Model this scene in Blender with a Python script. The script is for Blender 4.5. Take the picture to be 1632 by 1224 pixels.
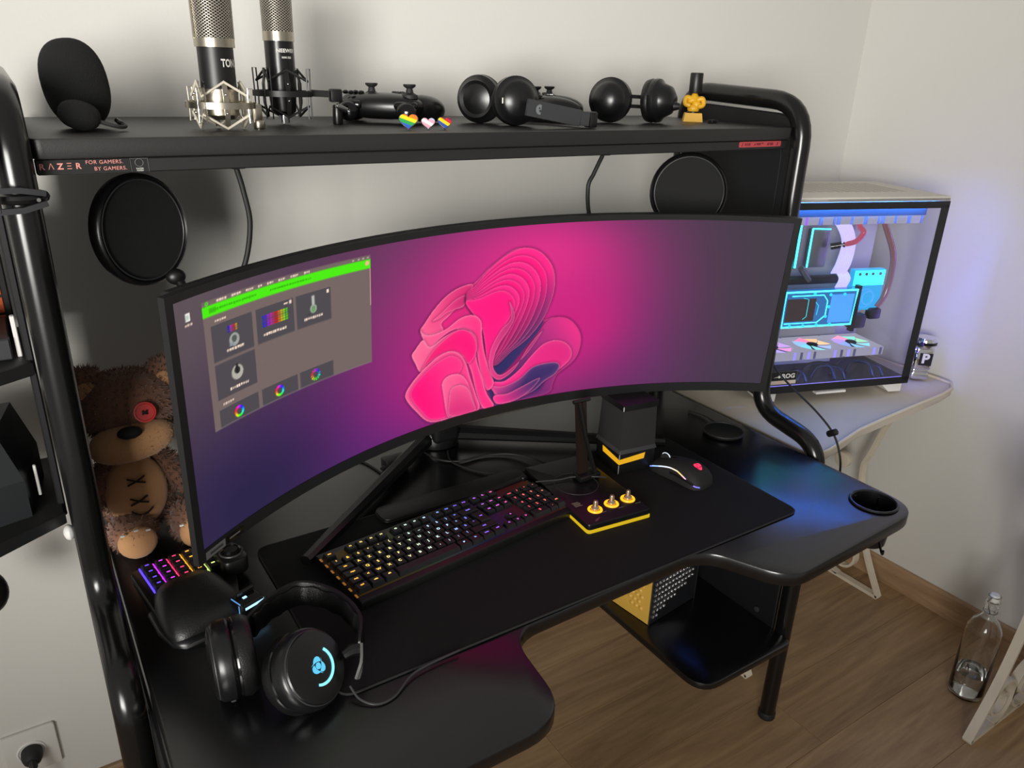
import bpy, bmesh, math, random
import numpy as np
from mathutils import Matrix, Vector, Euler

for o in list(bpy.data.objects): bpy.data.objects.remove(o)
SC = bpy.context.scene
COL = SC.collection
PI = math.pi
rnd = random.Random(7)

# ------------------------------------------------------------------ camera
W_ = np.array([[0.8385357, -0.18090442, 0.51393723],
               [-0.54405875, -0.32872503, 0.77197146],
               [0.02929099, -0.92693767, -0.3740703]])
cam = bpy.data.cameras.new('camera')
cam.sensor_fit = 'HORIZONTAL'; cam.sensor_width = 36.0
cam.lens = 36.0*1226.0/1632.0
cam.clip_start = 0.02
camo = bpy.data.objects.new('camera', cam); COL.objects.link(camo)
rm = Matrix(((W_[0][0], -W_[0][1], -W_[0][2]),
             (W_[1][0], -W_[1][1], -W_[1][2]),
             (W_[2][0], -W_[2][1], -W_[2][2]))).to_4x4()
camo.matrix_world = Matrix.Translation((0, 0, 1.5)) @ rm
SC.camera = camo

# ------------------------------------------------------------------ light
world = bpy.data.worlds.new('room_light'); SC.world = world
world.use_nodes = True
bg = world.node_tree.nodes['Background']
bg.inputs[0].default_value = (1.0, 0.975, 0.94, 1)
bg.inputs[1].default_value = 0.33

def area(name, loc, target, sx, sy, power, col, spread=180):
    l = bpy.data.lights.new(name, 'AREA'); l.shape = 'RECTANGLE'; l.size = sx; l.size_y = sy
    l.energy = power; l.color = col; l.spread = math.radians(spread)
    o = bpy.data.objects.new(name, l); COL.objects.link(o)
    o.location = loc
    o.rotation_euler = (Vector(target)-Vector(loc)).to_track_quat('-Z', 'Y').to_euler()
    return o
area('window_daylight', (-1.5, -1.2, 1.50), (1.0, 1.5, 1.55), 1.2, 1.2, 22, (1.0, 0.975, 0.925), 66)

SC.view_settings.view_transform = 'Standard'
SC.view_settings.look = 'None'
SC.view_settings.gamma = 1.0
SC.view_settings.use_curve_mapping = False
SC.view_settings.exposure = 0.0

# ------------------------------------------------------------------ materials
def lin(c):
    if isinstance(c, str):
        c = [int(c[i:i+2], 16)/255 for i in (0, 2, 4)]
    return tuple(x/12.92 if x <= 0.04045 else ((x+0.055)/1.055)**2.4 for x in c[:3])
MATS = {}
def M(name, col='808080', rough=0.5, metal=0.0, emit=None, es=1.0, bump=0.0, bscale=300.0, var=0.06, vscale=12.0, spec=0.5, coat=0.0, sheen=0.0, aniso=None, trans=0.0, alpha=1.0):
    if name in MATS: return MATS[name]
    m = bpy.data.materials.new(name); m.use_nodes = True
    nt = m.node_tree; N = nt.nodes; L = nt.links
    p = N['Principled BSDF']
    c = lin(col)
    tc = N.new('ShaderNodeTexCoord')
    nz = N.new('ShaderNodeTexNoise'); nz.inputs['Scale'].default_value = vscale; nz.inputs['Detail'].default_value = 4
    if aniso:
        mp = N.new('ShaderNodeMapping'); mp.inputs['Scale'].default_value = aniso
        L.new(tc.outputs['Object'], mp.inputs['Vector']); L.new(mp.outputs[0], nz.inputs['Vector'])
    else:
        L.new(tc.outputs['Object'], nz.inputs['Vector'])
    mx = N.new('ShaderNodeMix'); mx.data_type = 'RGBA'
    mx.inputs['A'].default_value = tuple(x*(1-var) for x in c)+(1,)
    mx.inputs['B'].default_value = tuple(min(1, x*(1+var)) for x in c)+(1,)
    L.new(nz.outputs['Fac'], mx.inputs['Factor']); L.new(mx.outputs['Result'], p.inputs['Base Color'])
    p.inputs['Roughness'].default_value = rough
    p.inputs['Metallic'].default_value = metal
    p.inputs['Specular IOR Level'].default_value = spec
    p.inputs['Coat Weight'].default_value = coat
    p.inputs['Sheen Weight'].default_value = sheen
    p.inputs['Transmission Weight'].default_value = trans
    p.inputs['Alpha'].default_value = alpha
    if emit:
        p.inputs['Emission Color'].default_value = lin(emit)+(1,)
        p.inputs['Emission Strength'].default_value = es
    if bump:
        b2 = N.new('ShaderNodeTexNoise'); b2.inputs['Scale'].default_value = bscale; b2.inputs['Detail'].default_value = 3
        L.new(tc.outputs['Object'], b2.inputs['Vector'])
        bp = N.new('ShaderNodeBump'); bp.inputs['Strength'].default_value = bump; bp.inputs['Distance'].default_value = 0.002
        L.new(b2.outputs['Fac'], bp.inputs['Height']); L.new(bp.outputs[0], p.inputs['Normal'])
    MATS[name] = m
    return m
def glassmat(name, tint=(1, 1, 1), ior=1.45, refl=1.0, base=0.0):
    """thin pane: transparent with a Fresnel reflection"""
    m = bpy.data.materials.new(name); m.use_nodes = True
    nt = m.node_tree; N = nt.nodes; L = nt.links
    N.remove(N['Principled BSDF'])
    t = N.new('ShaderNodeBsdfTransparent'); t.inputs[0].default_value = tuple(tint)+(1,)
    g = N.new('ShaderNodeBsdfGlossy'); g.inputs['Roughness'].default_value = 0.03
    lw = N.new('ShaderNodeLayerWeight'); lw.inputs['Blend'].default_value = 0.5
    f = N.new('ShaderNodeMath'); f.operation = 'POWER'; f.inputs[1].default_value = 5.0; L.new(lw.outputs['Facing'], f.inputs[0])
    ma = N.new('ShaderNodeMath'); ma.operation = 'MULTIPLY_ADD'; ma.inputs[1].default_value = refl; ma.inputs[2].default_value = base
    mix = N.new('ShaderNodeMixShader')
    L.new(f.outputs[0], ma.inputs[0]); L.new(ma.outputs[0], mix.inputs[0]); L.new(t.outputs[0], mix.inputs[1]); L.new(g.outputs[0], mix.inputs[2])
    L.new(mix.outputs[0], N['Material Output'].inputs[0])
    return m
def solidglass(name, tint, ior=1.45, rough=0.0):
    m = bpy.data.materials.new(name); m.use_nodes = True
    p = m.node_tree.nodes['Principled BSDF']
    p.inputs['Base Color'].default_value = tuple(tint)+(1,)
    p.inputs['Transmission Weight'].default_value = 1.0; p.inputs['IOR'].default_value = ior; p.inputs['Roughness'].default_value = rough
    return m
def attrmat(name, strength=1.0, rough=0.4, base='050506'):
    """flat display / lit print: colour attribute as emission"""
    m = bpy.data.materials.new(name); m.use_nodes = True
    nt = m.node_tree; p = nt.nodes['Principled BSDF']
    p.inputs['Base Color'].default_value = lin(base)+(1,); p.inputs['Roughness'].default_value = rough
    p.inputs['Specular IOR Level'].default_value = 0.3
    a = nt.nodes.new('ShaderNodeAttribute'); a.attribute_name = 'pic'
    nt.links.new(a.outputs['Color'], p.inputs['Emission Color'])
    p.inputs['Emission Strength'].default_value = strength
    return m
def glow(name, col, es=1.0):
    return M(name, '101010', 0.4, emit=col, es=es)

def woodmat(name, c1, c2, rough=0.45, scale=(2.0, 22.0, 22.0), bump=0.15):
    m = bpy.data.materials.new(name); m.use_nodes = True
    nt = m.node_tree; N = nt.nodes; L = nt.links; p = N['Principled BSDF']
    tc = N.new('ShaderNodeTexCoord'); oi = N.new('ShaderNodeObjectInfo')
    add = N.new('ShaderNodeVectorMath'); add.operation = 'MULTIPLY_ADD'
    cmb = N.new('ShaderNodeCombineXYZ')
    mul = N.new('ShaderNodeMath'); mul.operation = 'MULTIPLY'; mul.inputs[1].default_value = 37.0
    L.new(oi.outputs['Random'], mul.inputs[0]); L.new(mul.outputs[0], cmb.inputs[0]); L.new(mul.outputs[0], cmb.inputs[2])
    add.inputs[1].default_value = (1, 1, 1); L.new(tc.outputs['Object'], add.inputs[0]); L.new(cmb.outputs[0], add.inputs[2])
    mp = N.new('ShaderNodeMapping'); mp.inputs['Scale'].default_value = scale; L.new(add.outputs[0], mp.inputs[0])
    n1 = N.new('ShaderNodeTexNoise'); n1.inputs['Scale'].default_value = 1.0; n1.inputs['Detail'].default_value = 6; n1.inputs['Distortion'].default_value = 1.6
    L.new(mp.outputs[0], n1.inputs['Vector'])
    n2 = N.new('ShaderNodeTexNoise'); n2.inputs['Scale'].default_value = 5.5; n2.inputs['Detail'].default_value = 5; n2.inputs['Distortion'].default_value = 0.5
    L.new(mp.outputs[0], n2.inputs['Vector'])
    ad = N.new('ShaderNodeMath'); ad.operation = 'MULTIPLY_ADD'; ad.inputs[1].default_value = 0.35
    L.new(n2.outputs['Fac'], ad.inputs[0]); L.new(n1.outputs['Fac'], ad.inputs[2])
    rp = N.new('ShaderNodeValToRGB'); rp.color_ramp.elements[0].position = 0.45; rp.color_ramp.elements[1].position = 0.9
    rp.color_ramp.elements[0].color = lin(c1)+(1,); rp.color_ramp.elements[1].color = lin(c2)+(1,)
    L.new(ad.outputs[0], rp.inputs[0])
    hv = N.new('ShaderNodeHueSaturation'); mr = N.new('ShaderNodeMapRange'); mr.inputs[3].default_value = 0.88; mr.inputs[4].default_value = 1.1
    L.new(oi.outputs['Random'], mr.inputs[0]); L.new(mr.outputs[0], hv.inputs['Value']); L.new(rp.outputs[0], hv.inputs['Color'])
    L.new(hv.outputs[0], p.inputs['Base Color']); p.inputs['Roughness'].default_value = rough
    bp = N.new('ShaderNodeBump'); bp.inputs['Strength'].default_value = bump; bp.inputs['Distance'].default_value = 0.002
    L.new(n2.outputs['Fac'], bp.inputs['Height']); L.new(bp.outputs[0], p.inputs['Normal'])
    return m

m_wall = M('wall_paint', 'd6d4ce', 0.92, bump=0.12, bscale=140, var=0.025, vscale=2.5, spec=0.2)
m_floor = woodmat('oak_laminate', '8f7152', 'b6966e')
m_base = woodmat('oak_baseboard', '8f7053', 'b39473', scale=(20, 2.2, 22))
m_desk = M('black_desk_laminate', '09090b', 0.25, bump=0.04, bscale=900, var=0.1, spec=0.75)
m_edge = M('black_desk_edge', '131313', 0.22)
m_shelf = M('black_shelf_laminate', '1e1e1d', 0.42, bump=0.06, bscale=700, var=0.1)
m_tube = M('black_gloss_tube', '0f0f0f', 0.22, var=0.1)
m_panel = M('black_side_panel', '101013', 0.5)
m_blk = M('black_plastic', '0f0f0f', 0.42)
m_blks = M('black_satin_plastic', '101011', 0.3)
m_blkg = M('black_gloss_plastic', '0d0d0e', 0.12)
m_blkm = M('black_matte', '0c0c0c', 0.75)
m_foam = M('black_foam', '0e0e0f', 0.95, bump=0.8, bscale=900)
m_rub = M('black_rubber', '1b1b1b', 0.6)
m_lea = M('black_leatherette', '0e0e0e', 0.38, bump=0.25, bscale=500)
m_grey = M('grey_plastic', '5a5a58', 0.5)
m_dgrey = M('dark_grey_plastic', '303032', 0.45)
m_silver = M('satin_nickel', 'bdb5a5', 0.32, metal=1.0)
m_chrome = M('chrome', 'e8e8ea', 0.06, metal=1.0)
m_steel = M('brushed_steel', '9a9a98', 0.3, metal=1.0)
m_white = M('white_plastic', 'e4e2de', 0.4)
m_cream = M('cream_iron', 'd8cdb8', 0.55, bump=0.3, bscale=90, var=0.1, vscale=20)
m_ctop = M('cream_table_top', 'cfc5b6', 0.5, bump=0.15, bscale=60, var=0.06, vscale=10)
m_yel = M('yellow_plastic', 'd9a520', 0.45)
m_glass = glassmat('pane_glass', (0.95, 0.955, 0.97), 1.45, 0.9, 0.05)
m_glass2 = glassmat('front_pane_glass', (0.98, 0.98, 0.99), 1.45, 0.6, 0.02)
m_wlab = M('white_print', 'd8d6d0', 0.6)
m_klab = M('pink_print', 'd98a80', 0.6)

# ------------------------------------------------------------------ geometry helpers
def catmull(pts, n=8, closed=False):
    P = [Vector(p) for p in pts]; out = []
    k = len(P); segs = k if closed else k-1
    for i in range(segs):
        if closed: a, b, c, d = P[(i-1) % k], P[i], P[(i+1) % k], P[(i+2) % k]
        else: a, b, c, d = P[max(i-1, 0)], P[i], P[i+1], P[min(i+2, k-1)]
        for j in range(n):
            t = j/n
            out.append(0.5*((2*b)+(-a+c)*t+(2*a-5*b+4*c-d)*t*t+(-a+3*b-3*c+d)*t**3))
    if not closed: out.append(P[-1])
    return out
def fillet(pts, n=6):
    """polygon [(x,y,r)] -> rounded outline"""
    out = []; k = len(pts)
    for i in range(k):
        x, y, r = pts[i]; p = Vector((x, y)); a = Vector(pts[i-1][:2]); b = Vector(pts[(i+1) % k][:2])
        if r <= 0: out.append((x, y)); continue
        u = (a-p).normalized(); v = (b-p).normalized()
        ang = u.angle(v); d = r/math.tan(ang/2); d = min(d, (a-p).length*0.49, (b-p).length*0.49)
        s = p+u*d; e = p+v*d
        for j in range(n+1):
            t = j/n; q = s*(1-t)**2+p*2*t*(1-t)+e*t*t; out.append((q.x, q.y))
    return out
def rrect(w, d, r, n=5, c=(0, 0)):
    return fillet([(c[0]-w/2, c[1]-d/2, r), (c[0]+w/2, c[1]-d/2, r), (c[0]+w/2, c[1]+d/2, r), (c[0]-w/2, c[1]+d/2, r)], n)
def bezarc(r, a0, a1, n, c=(0, 0)):
    return [(c[0]+r*math.cos(a0+(a1-a0)*i/n), c[1]+r*math.sin(a0+(a1-a0)*i/n)) for i in range(n+1)]
def frame(axis, up=(0, 0, 1)):
    """rotation matrix whose Z is axis"""
    z = Vector(axis).normalized(); u = Vector(up)
    if abs(z.dot(u.normalized())) > 0.98: u = Vector((0, 1, 0))
    x = u.cross(z).normalized(); y = z.cross(x)
    return Matrix((x, y, z)).transposed().to_4x4()

class B:
    def __init__(s): s.bm = bmesh.new()
    def _x(s, vs, m):
        if m is not None:
            for v in vs: v.co = m @ v.co
        return vs
    def box(s, c, sz, bev=0.0, seg=2, m=None):
        bm = bmesh.new()
        bmesh.ops.create_cube(bm, size=1.0)
        for v in bm.verts: v.co = Vector((v.co.x*sz[0], v.co.y*sz[1], v.co.z*sz[2]))
        if bev > 0: bmesh.ops.bevel(bm, geom=bm.edges[:], offset=min(bev, min(sz)*0.49), segments=seg, profile=0.5, affect='EDGES', clamp_overlap=True)
        mm = Matrix.Translation(c)
        if m is not None: mm = m @ mm
        return s.merge(bm, mm)
    def merge(s, bm, mm=None):
        mp = {}
        for v in bm.verts: mp[v] = s.bm.verts.new(mm @ v.co if mm is not None else v.co)
        for f in bm.faces:
            try: s.bm.faces.new([mp[v] for v in f.verts])
            except ValueError: pass
        bm.free(); return s
    def lathe(s, prof, n=24, m=None, cap=True):
        rings = []
        for r, z in prof:
            if r < 1e-6: rings.append([s.bm.verts.new((0, 0, z))])
            else: rings.append([s.bm.verts.new((r*math.cos(2*PI*i/n), r*math.sin(2*PI*i/n), z)) for i in range(n)])
        for a, b in zip(rings, rings[1:]):
            for i in range(n):
                j = (i+1) % n
                if len(a) == 1 and len(b) == 1: continue
                if len(a) == 1: s.bm.faces.new((a[0], b[j], b[i])) if False else s.bm.faces.new((a[0], b[i], b[j]))
                elif len(b) == 1: s.bm.faces.new((a[i], a[j], b[0]))
                else: s.bm.faces.new((a[i], a[j], b[j], b[i]))
        if cap:
            if len(rings[0]) > 1: s.bm.faces.new(list(reversed(rings[0])))
            if len(rings[-1]) > 1: s.bm.faces.new(rings[-1])
        s._x([v for r in rings for v in r], m); return s
    def cyl(s, p0, p1, r0, r1=None, n=20, bev=0.0):
        p0 = Vector(p0); p1 = Vector(p1); h = (p1-p0).length; r1 = r0 if r1 is None else r1
        m = Matrix.Translation(p0) @ frame(p1-p0)
        if bev > 0: pr = [(r0-bev, 0), (r0-bev*0.3, bev*0.3), (r0, bev), (r1, h-bev), (r1-bev*0.3, h-bev*0.3), (r1-bev, h)]
        else: pr = [(r0, 0), (r1, h)]
        return s.lathe(pr, n, m)
    def tube(s, path, r, n=8, closed=False, caps=True, flat=None, up=None):
        P = [Vector(p) for p in path]; k = len(P)
        rs = r if isinstance(r, (list, tuple)) else [r]*k
        T = []
        for i in range(k):
            if closed: t = P[(i+1) % k]-P[i-1]
            else: t = P[min(i+1, k-1)]-P[max(i-1, 0)]
            T.append(t.normalized() if t.length > 1e-9 else Vector((0, 0, 1)))
        if up is not None: u = Vector(up)
        else:
            u = Vector((0, 0, 1)) if abs(T[0].z) < 0.9 else Vector((0, 1, 0))
        rings = []
        for i in range(k):
            if up is not None: u = Vector(up)
            x = (u-T[i]*u.dot(T[i])).normalized(); y = T[i].cross(x); u = x
            ring = []
            for j in range(n):
                a = 2*PI*j/n
                if flat:
                    a += PI/n
                    ca, sa = math.cos(a), math.sin(a)
                    if n == 4: ca, sa = ca*1.4142, sa*1.4142
                    ring.append(s.bm.verts.new(P[i]+x*ca*flat[0]*rs[i]+y*sa*flat[1]*rs[i]))
                else: ring.append(s.bm.verts.new(P[i]+(x*math.cos(a)+y*math.sin(a))*rs[i]))
            rings.append(ring)
        for i in range(k if closed else k-1):
            a, b = rings[i], rings[(i+1) % k]
            for j in range(n):
                s.bm.faces.new((a[j], a[(j+1) % n], b[(j+1) % n], b[j]))
        if caps and not closed:
            s.bm.faces.new(list(reversed(rings[0]))); s.bm.faces.new(rings[-1])
        return s
    def prism(s, poly, z0, z1, bev=0.0, seg=2, m=None, bot=True):
        bm = bmesh.new()
        vs = [bm.verts.new((x, y, z0)) for x, y in poly]
        f = bm.faces.new(vs); bm.normal_update()
        if f.normal.z > 0: f.normal_flip()
        r = bmesh.ops.extrude_face_region(bm, geom=[f])
        for g in r['geom']:
            if isinstance(g, bmesh.types.BMVert): g.co.z = z1
        if bev > 0:
            es = [e for e in bm.edges if abs(e.verts[0].co.z-e.verts[1].co.z) < 1e-9 and (bot or e.verts[0].co.z > (z0+z1)/2) == True]
            if not bot:
                top = max(z0, z1); es = [e for e in bm.edges if abs(e.verts[0].co.z-top) < 1e-9 and abs(e.verts[1].co.z-top) < 1e-9]
            bmesh.ops.bevel(bm, geom=es, offset=bev, segments=seg, profile=0.5, affect='EDGES', clamp_overlap=True)
        return s.merge(bm, m)
    def ell(s, c, r, m=None, nu=20, nv=12, e1=1.0, e2=1.0):
        def sg(v, e): return math.copysign(abs(v)**e, v)
        rings = []
        mm = Matrix.Translation(c)
        if m is not None: mm = mm @ m
        for i in range(nv+1):
            ph = -PI/2+PI*i/nv
            cz = sg(math.cos(ph), e1) if 0 < i < nv else 0; z = sg(math.sin(ph), e1)*r[2]
            if cz < 1e-6: rings.append([s.bm.verts.new(mm @ Vector((0, 0, z)))])
            else: rings.append([s.bm.verts.new(mm @ Vector((r[0]*cz*sg(math.cos(2*PI*j/nu), e2), r[1]*cz*sg(math.sin(2*PI*j/nu), e2), z))) for j in range(nu)])
        for a, b in zip(rings, rings[1:]):
            for i in range(nu):
                j = (i+1) % nu
                if len(a) == 1: s.bm.faces.new((a[0], b[j], b[i]))
                elif len(b) == 1: s.bm.faces.new((a[i], a[j], b[0]))
                else: s.bm.faces.new((a[i], a[j], b[j], b[i]))
        return s
    def torus(s, c, R, r, axis=(0, 0, 1), n=32, k=10, sx=1.0):
        m = Matrix.Translation(c) @ frame(axis)
        pts = [m @ Vector((R*math.cos(2*PI*i/n)*sx, R*math.sin(2*PI*i/n), 0)) for i in range(n)]
        return s.tube(pts, r, k, closed=True)
    def quad(s, pts):
        s.bm.faces.new([s.bm.verts.new(Vector(p)) for p in pts]); return s
    def fur(s, n, length, droop=(0, 0, -0.5), seed=1):
        """short pile: thin triangular tufts on the surface"""
        r = random.Random(seed); s.bm.normal_update()
        fs = list(s.bm.faces); ar = [f.calc_area() for f in fs]
        pick = r.choices(fs, ar, k=n); new = []
        for f in pick:
            vs = [v.co for v in f.verts]; ws = [r.random() for _ in vs]; t = sum(ws)
            p = Vector((0, 0, 0))
            for v, w in zip(vs, ws): p += v*(w/t)
            nn = f.normal; d = (nn+Vector(droop)*r.uniform(0.3, 1.0)+Vector((r.gauss(0, .3), r.gauss(0, .3), r.gauss(0, .3)))).normalized()
            side = nn.cross(Vector((r.gauss(0, 1), r.gauss(0, 1), r.gauss(0, 1)))).normalized()*length*0.16
            new.append((p-side, p+side, p+d*length*r.uniform(0.6, 1.2)))
        for t in new: s.bm.faces.new([s.bm.verts.new(q) for q in t])
        return s
    def mesh(s, name, smooth=35):
        bmesh.ops.recalc_face_normals(s.bm, faces=s.bm.faces[:]) if len(s.bm.faces) < 20000 else None
        me = bpy.data.meshes.new(name); s.bm.to_mesh(me); s.bm.free()
        if smooth:
            me.shade_smooth(); me.set_sharp_from_angle(angle=math.radians(smooth))
        return me
    def obj(s, name, mat, parent=None, world=False, smooth=35):
        return mkobj(name, s.mesh(name, smooth), mat, parent, world)

def mkobj(name, me, mat, parent=None, world=False):
    if mat is not None and not me.materials: me.materials.append(mat)
    o = bpy.data.objects.new(name, me); COL.objects.link(o)
    if parent is not None:
        o.parent = parent
        if world: o.matrix_parent_inverse = ROOTM[parent.name].inverted() if parent.name in ROOTM else Matrix()
    return o
ROOTM = {}
def thing(name, label, cat, loc, rot=0.0, group=None):
    o = bpy.data.objects.new(name, None); COL.objects.link(o)
    o.empty_display_size = 0.03
    e = rot if isinstance(rot, (tuple, list)) else (0, 0, rot)
    o.location = loc; o.rotation_euler = e
    ROOTM[o.name] = Matrix.LocRotScale(Vector(loc), Euler(e), None)
    tag(o, label, cat, group); return o
def tag(o, label, cat, group=None):
    o['label'] = label; o['category'] = cat
    if group: o['group'] = group
    return o
def structure(o): o['kind'] = 'structure'; return o
def copyto(o, parent, loc=None, rot=None, name=None):
    c = o.copy(); COL.objects.link(c); c.parent = parent
    if loc is not None: c.location = loc
    if rot is not None: c.rotation_euler = rot
    return c
def textmesh(body, size, ext=0.0, align='CENTER', spacing=1.0, bold=0.0):
    cu = bpy.data.curves.new('t', 'FONT'); cu.body = body; cu.size = size; cu.extrude = ext; cu.align_x = align; cu.align_y = 'CENTER'
    cu.space_character = spacing; cu.offset = bold; cu.resolution_u = 3
    ob = bpy.data.objects.new('t', cu); COL.objects.link(ob)
    dg = bpy.context.evaluated_depsgraph_get()
    me = bpy.data.meshes.new_from_object(ob.evaluated_get(dg))
    bpy.data.objects.remove(ob); bpy.data.curves.remove(cu)
    return me
def text(name, body, size, mat, parent, m, world=False, align='CENTER', spacing=1.0, bold=0.0, bend=None, sx=1.0):
    """lettering as thin mesh; m maps the XY text plane to place; bend = radius of a vertical cylinder"""
    me = textmesh(body, size, 0.0, align, spacing, bold)
    for v in me.vertices:
        x, y = v.co.x*sx, v.co.y
        if bend: a = x/bend; p = Vector((bend*math.sin(a), y, bend*math.cos(a)-bend))
        else: p = Vector((x, y, v.co.z))
        v.co = m @ p
    me.materials.clear()
    return mkobj(name, me, mat, parent, world)
FRONT = Matrix(((1, 0, 0, 0), (0, 0, -1, 0), (0, 1, 0, 0), (0, 0, 0, 1)))   # text plane facing -Y
def T(x, y, z): return Matrix.Translation((x, y, z))
def RZ(a): return Matrix.Rotation(a, 4, 'Z')
def RX(a): return Matrix.Rotation(a, 4, 'X')
def RY(a): return Matrix.Rotation(a, 4, 'Y')

# ================================================================== the room
b = B(); b.box((0.35, 0.25, -0.03), (3.74, 2.56, 0.05)); floor = structure(b.obj('floor', m_floor, smooth=0))
pw, pl = 0.186, 1.24
pme = B().box((0, 0, -0.003), (pl-0.0007, pw-0.0007, 0.006), 0.0008, 1).mesh('plank', 0)
r = 0; y = 1.497-pw/2
while y > -1.0:
    x = -1.5+((r*0.46) % 1.0)*pl-pl/2
    while x < 2.19+pl/2:
        x0, x1 = max(x-pl/2, -1.5), min(x+pl/2, 2.19)
        if x1-x0 > 0.05:
            if x1-x0 > pl-0.001: o = mkobj('plank', pme, m_floor, floor)
            else: o = mkobj('plank', B().box((0, 0, -0.003), (x1-x0-0.0007, pw-0.0007, 0.006), 0.0008, 1).mesh('plank', 0), m_floor, floor)
            o.location = ((x0+x1)/2, y, 0.0)
        x += pl
    y -= pw; r += 1
structure(B().box((0.35, 1.53, 1.3), (3.74, 0.06, 2.72)).obj('wall_back', m_wall, smooth=0))
structure(B().box((2.225, 0.25, 1.3), (0.06, 2.5, 2.72)).obj('wall_right', m_wall, smooth=0))
prof = [(0, 0), (0.014, 0), (0.014, 0.074), (0.009, 0.08), (0, 0.08)]
b = B()
vs = [[b.bm.verts.new((xx, 1.4995-p, z)) for p, z in prof] for xx in (-1.5, 2.18)]
for i in range(5): b.bm.faces.new((vs[0][i], vs[0][(i+1) % 5], vs[1][(i+1) % 5], vs[1][i]))
b.bm.faces.new(vs[0]); b.bm.faces.new(vs[1]); structure(b.obj('baseboard_back', woodmat('oak_baseboard_back', '8f7053', 'b39473'), smooth=0))
b = B()
vs = [[b.bm.verts.new((2.1945-p, yy, z)) for p, z in prof] for yy in (-1.0, 1.485)]
for i in range(5): b.bm.faces.new((vs[0][i], vs[0][(i+1) % 5], vs[1][(i+1) % 5], vs[1][i]))
b.bm.faces.new(vs[0]); b.bm.faces.new(vs[1]); structure(b.obj('baseboard_right', m_base, smooth=0))

# ================================================================== gaming desk
desk = thing('gaming_desk', 'large black gaming desk with curved front, tube frames and raised shelf', 'desk', (0.7, 1.0, 0.0))
outl = fillet([(0.045, 0.575, .02), (0.488, 0.575, .07), (0.505, 0.742, .06), (0.905, 0.750, .07), (0.972, 0.613, .075), (1.37, 0.632, .07), (1.37, 1.40, .01), (0.045, 1.40, .01)], 8)
top = B().prism(outl, 0.724, 0.75, 0.004, 2).obj('desktop', m_desk, None)
cutter = B().cyl((1.312, 0.694, 0.70), (1.312, 0.694, 0.80), 0.0405, n=40).obj('cut', m_desk, None)
md = top.modifiers.new('hole', 'BOOLEAN'); md.object = cutter; md.operation = 'DIFFERENCE'; md.solver = 'EXACT'
me = bpy.data.meshes.new_from_object(top.evaluated_get(bpy.context.evaluated_depsgraph_get()))
me.name = 'desktop'; bpy.data.objects.remove(top); bpy.data.objects.remove(cutter)
me.materials.clear(); me.shade_smooth(); me.set_sharp_from_angle(angle=0.6)
mkobj('desktop', me, m_desk, desk, True)
# cup holder
ch = B().lathe([(0.044, 0.7505), (0.0455, 0.7525), (0.044, 0.7548), (0.0415, 0.755), (0.0395, 0.7525), (0.0388, 0.70), (0.036, 0.668), (0, 0.666)], 40, T(1.312, 0.694, 0), cap=False).obj('cup_holder', m_blks, desk, True)
b = B()
for a in (0.3, 1.5, 2.05, 4.2):
    c, s = math.cos(a), math.sin(a)
    b.tube([(1.312+c*0.0385, 0.694+s*0.0385, 0.745), (1.312+c*0.0365, 0.694+s*0.0365, 0.69), (1.312+c*0.012, 0.694+s*0.012, 0.668)], 0.0014, 6)
b.obj('cup_glint', m_chrome, ch)  # bright lines modelled in place of white reflections inside the cup
# tube frames
def fpath(pts, n=6):
    out = []
    for i, (x, y, r) in enumerate(pts):
        if r <= 0 or i in (0, len(pts)-1): out.append((x, y)); continue
        p = Vector((x, y)); u = Vector(pts[i-1][:2])-p; v = Vector(pts[i+1][:2])-p
        d = r; s = p+u.normalized()*min(d, u.length*.49); e = p+v.normalized()*min(d, v.length*.49)
        for j in range(n+1):
            t = j/n; q = s*(1-t)**2+p*2*t*(1-t)+e*t*t; out.append((q.x, q.y))
    return out
for fx, tagname in ((0.02, 'left'), (1.40, 'right')):
    pth = [(fx, y, z) for y, z in fpath([(0.885, 0.012, 0), (0.885, 0.765, .06), (1.06, 0.795, .06), (1.06, 1.462, .085), (1.395, 1.478, .07), (1.395, 0.012, 0)], 8)]
    fr = B().tube(pth, 0.0195, 14).obj('tube_frame', m_tube, desk, True)
    for yy in (0.885, 1.395): B().cyl((fx, yy, 0.0), (fx, yy, 0.02), 0.0215, n=16, bev=0.003).obj('rubber_foot', m_rub, fr)
    sgn = 1 if fx < 0.5 else -1
    poly = fillet([(1.075, 0.83, .04), (1.38, 0.83, .04), (1.38, 1.452, .05), (1.075, 1.438, .05)], 5)
    mm = Matrix(((0, 0, 1, 0), (1, 0, 0, 0), (0, 1, 0, 0), (0, 0, 0, 1)))
    pn = B().prism(poly, fx-0.006, fx+0.006, 0.002, 1, mm).obj('side_panel', m_panel, desk, True)
    ln = fillet([(1.10, 0.86, .04), (1.355, 0.86, .04), (1.355, 1.405, .05), (1.10, 1.395, .05)], 5)
    B().tube([(fx+sgn*0.0062, y, z) for y, z in ln], 0.0016, 6, closed=True).obj('panel_bead', m_panel, pn)
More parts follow.
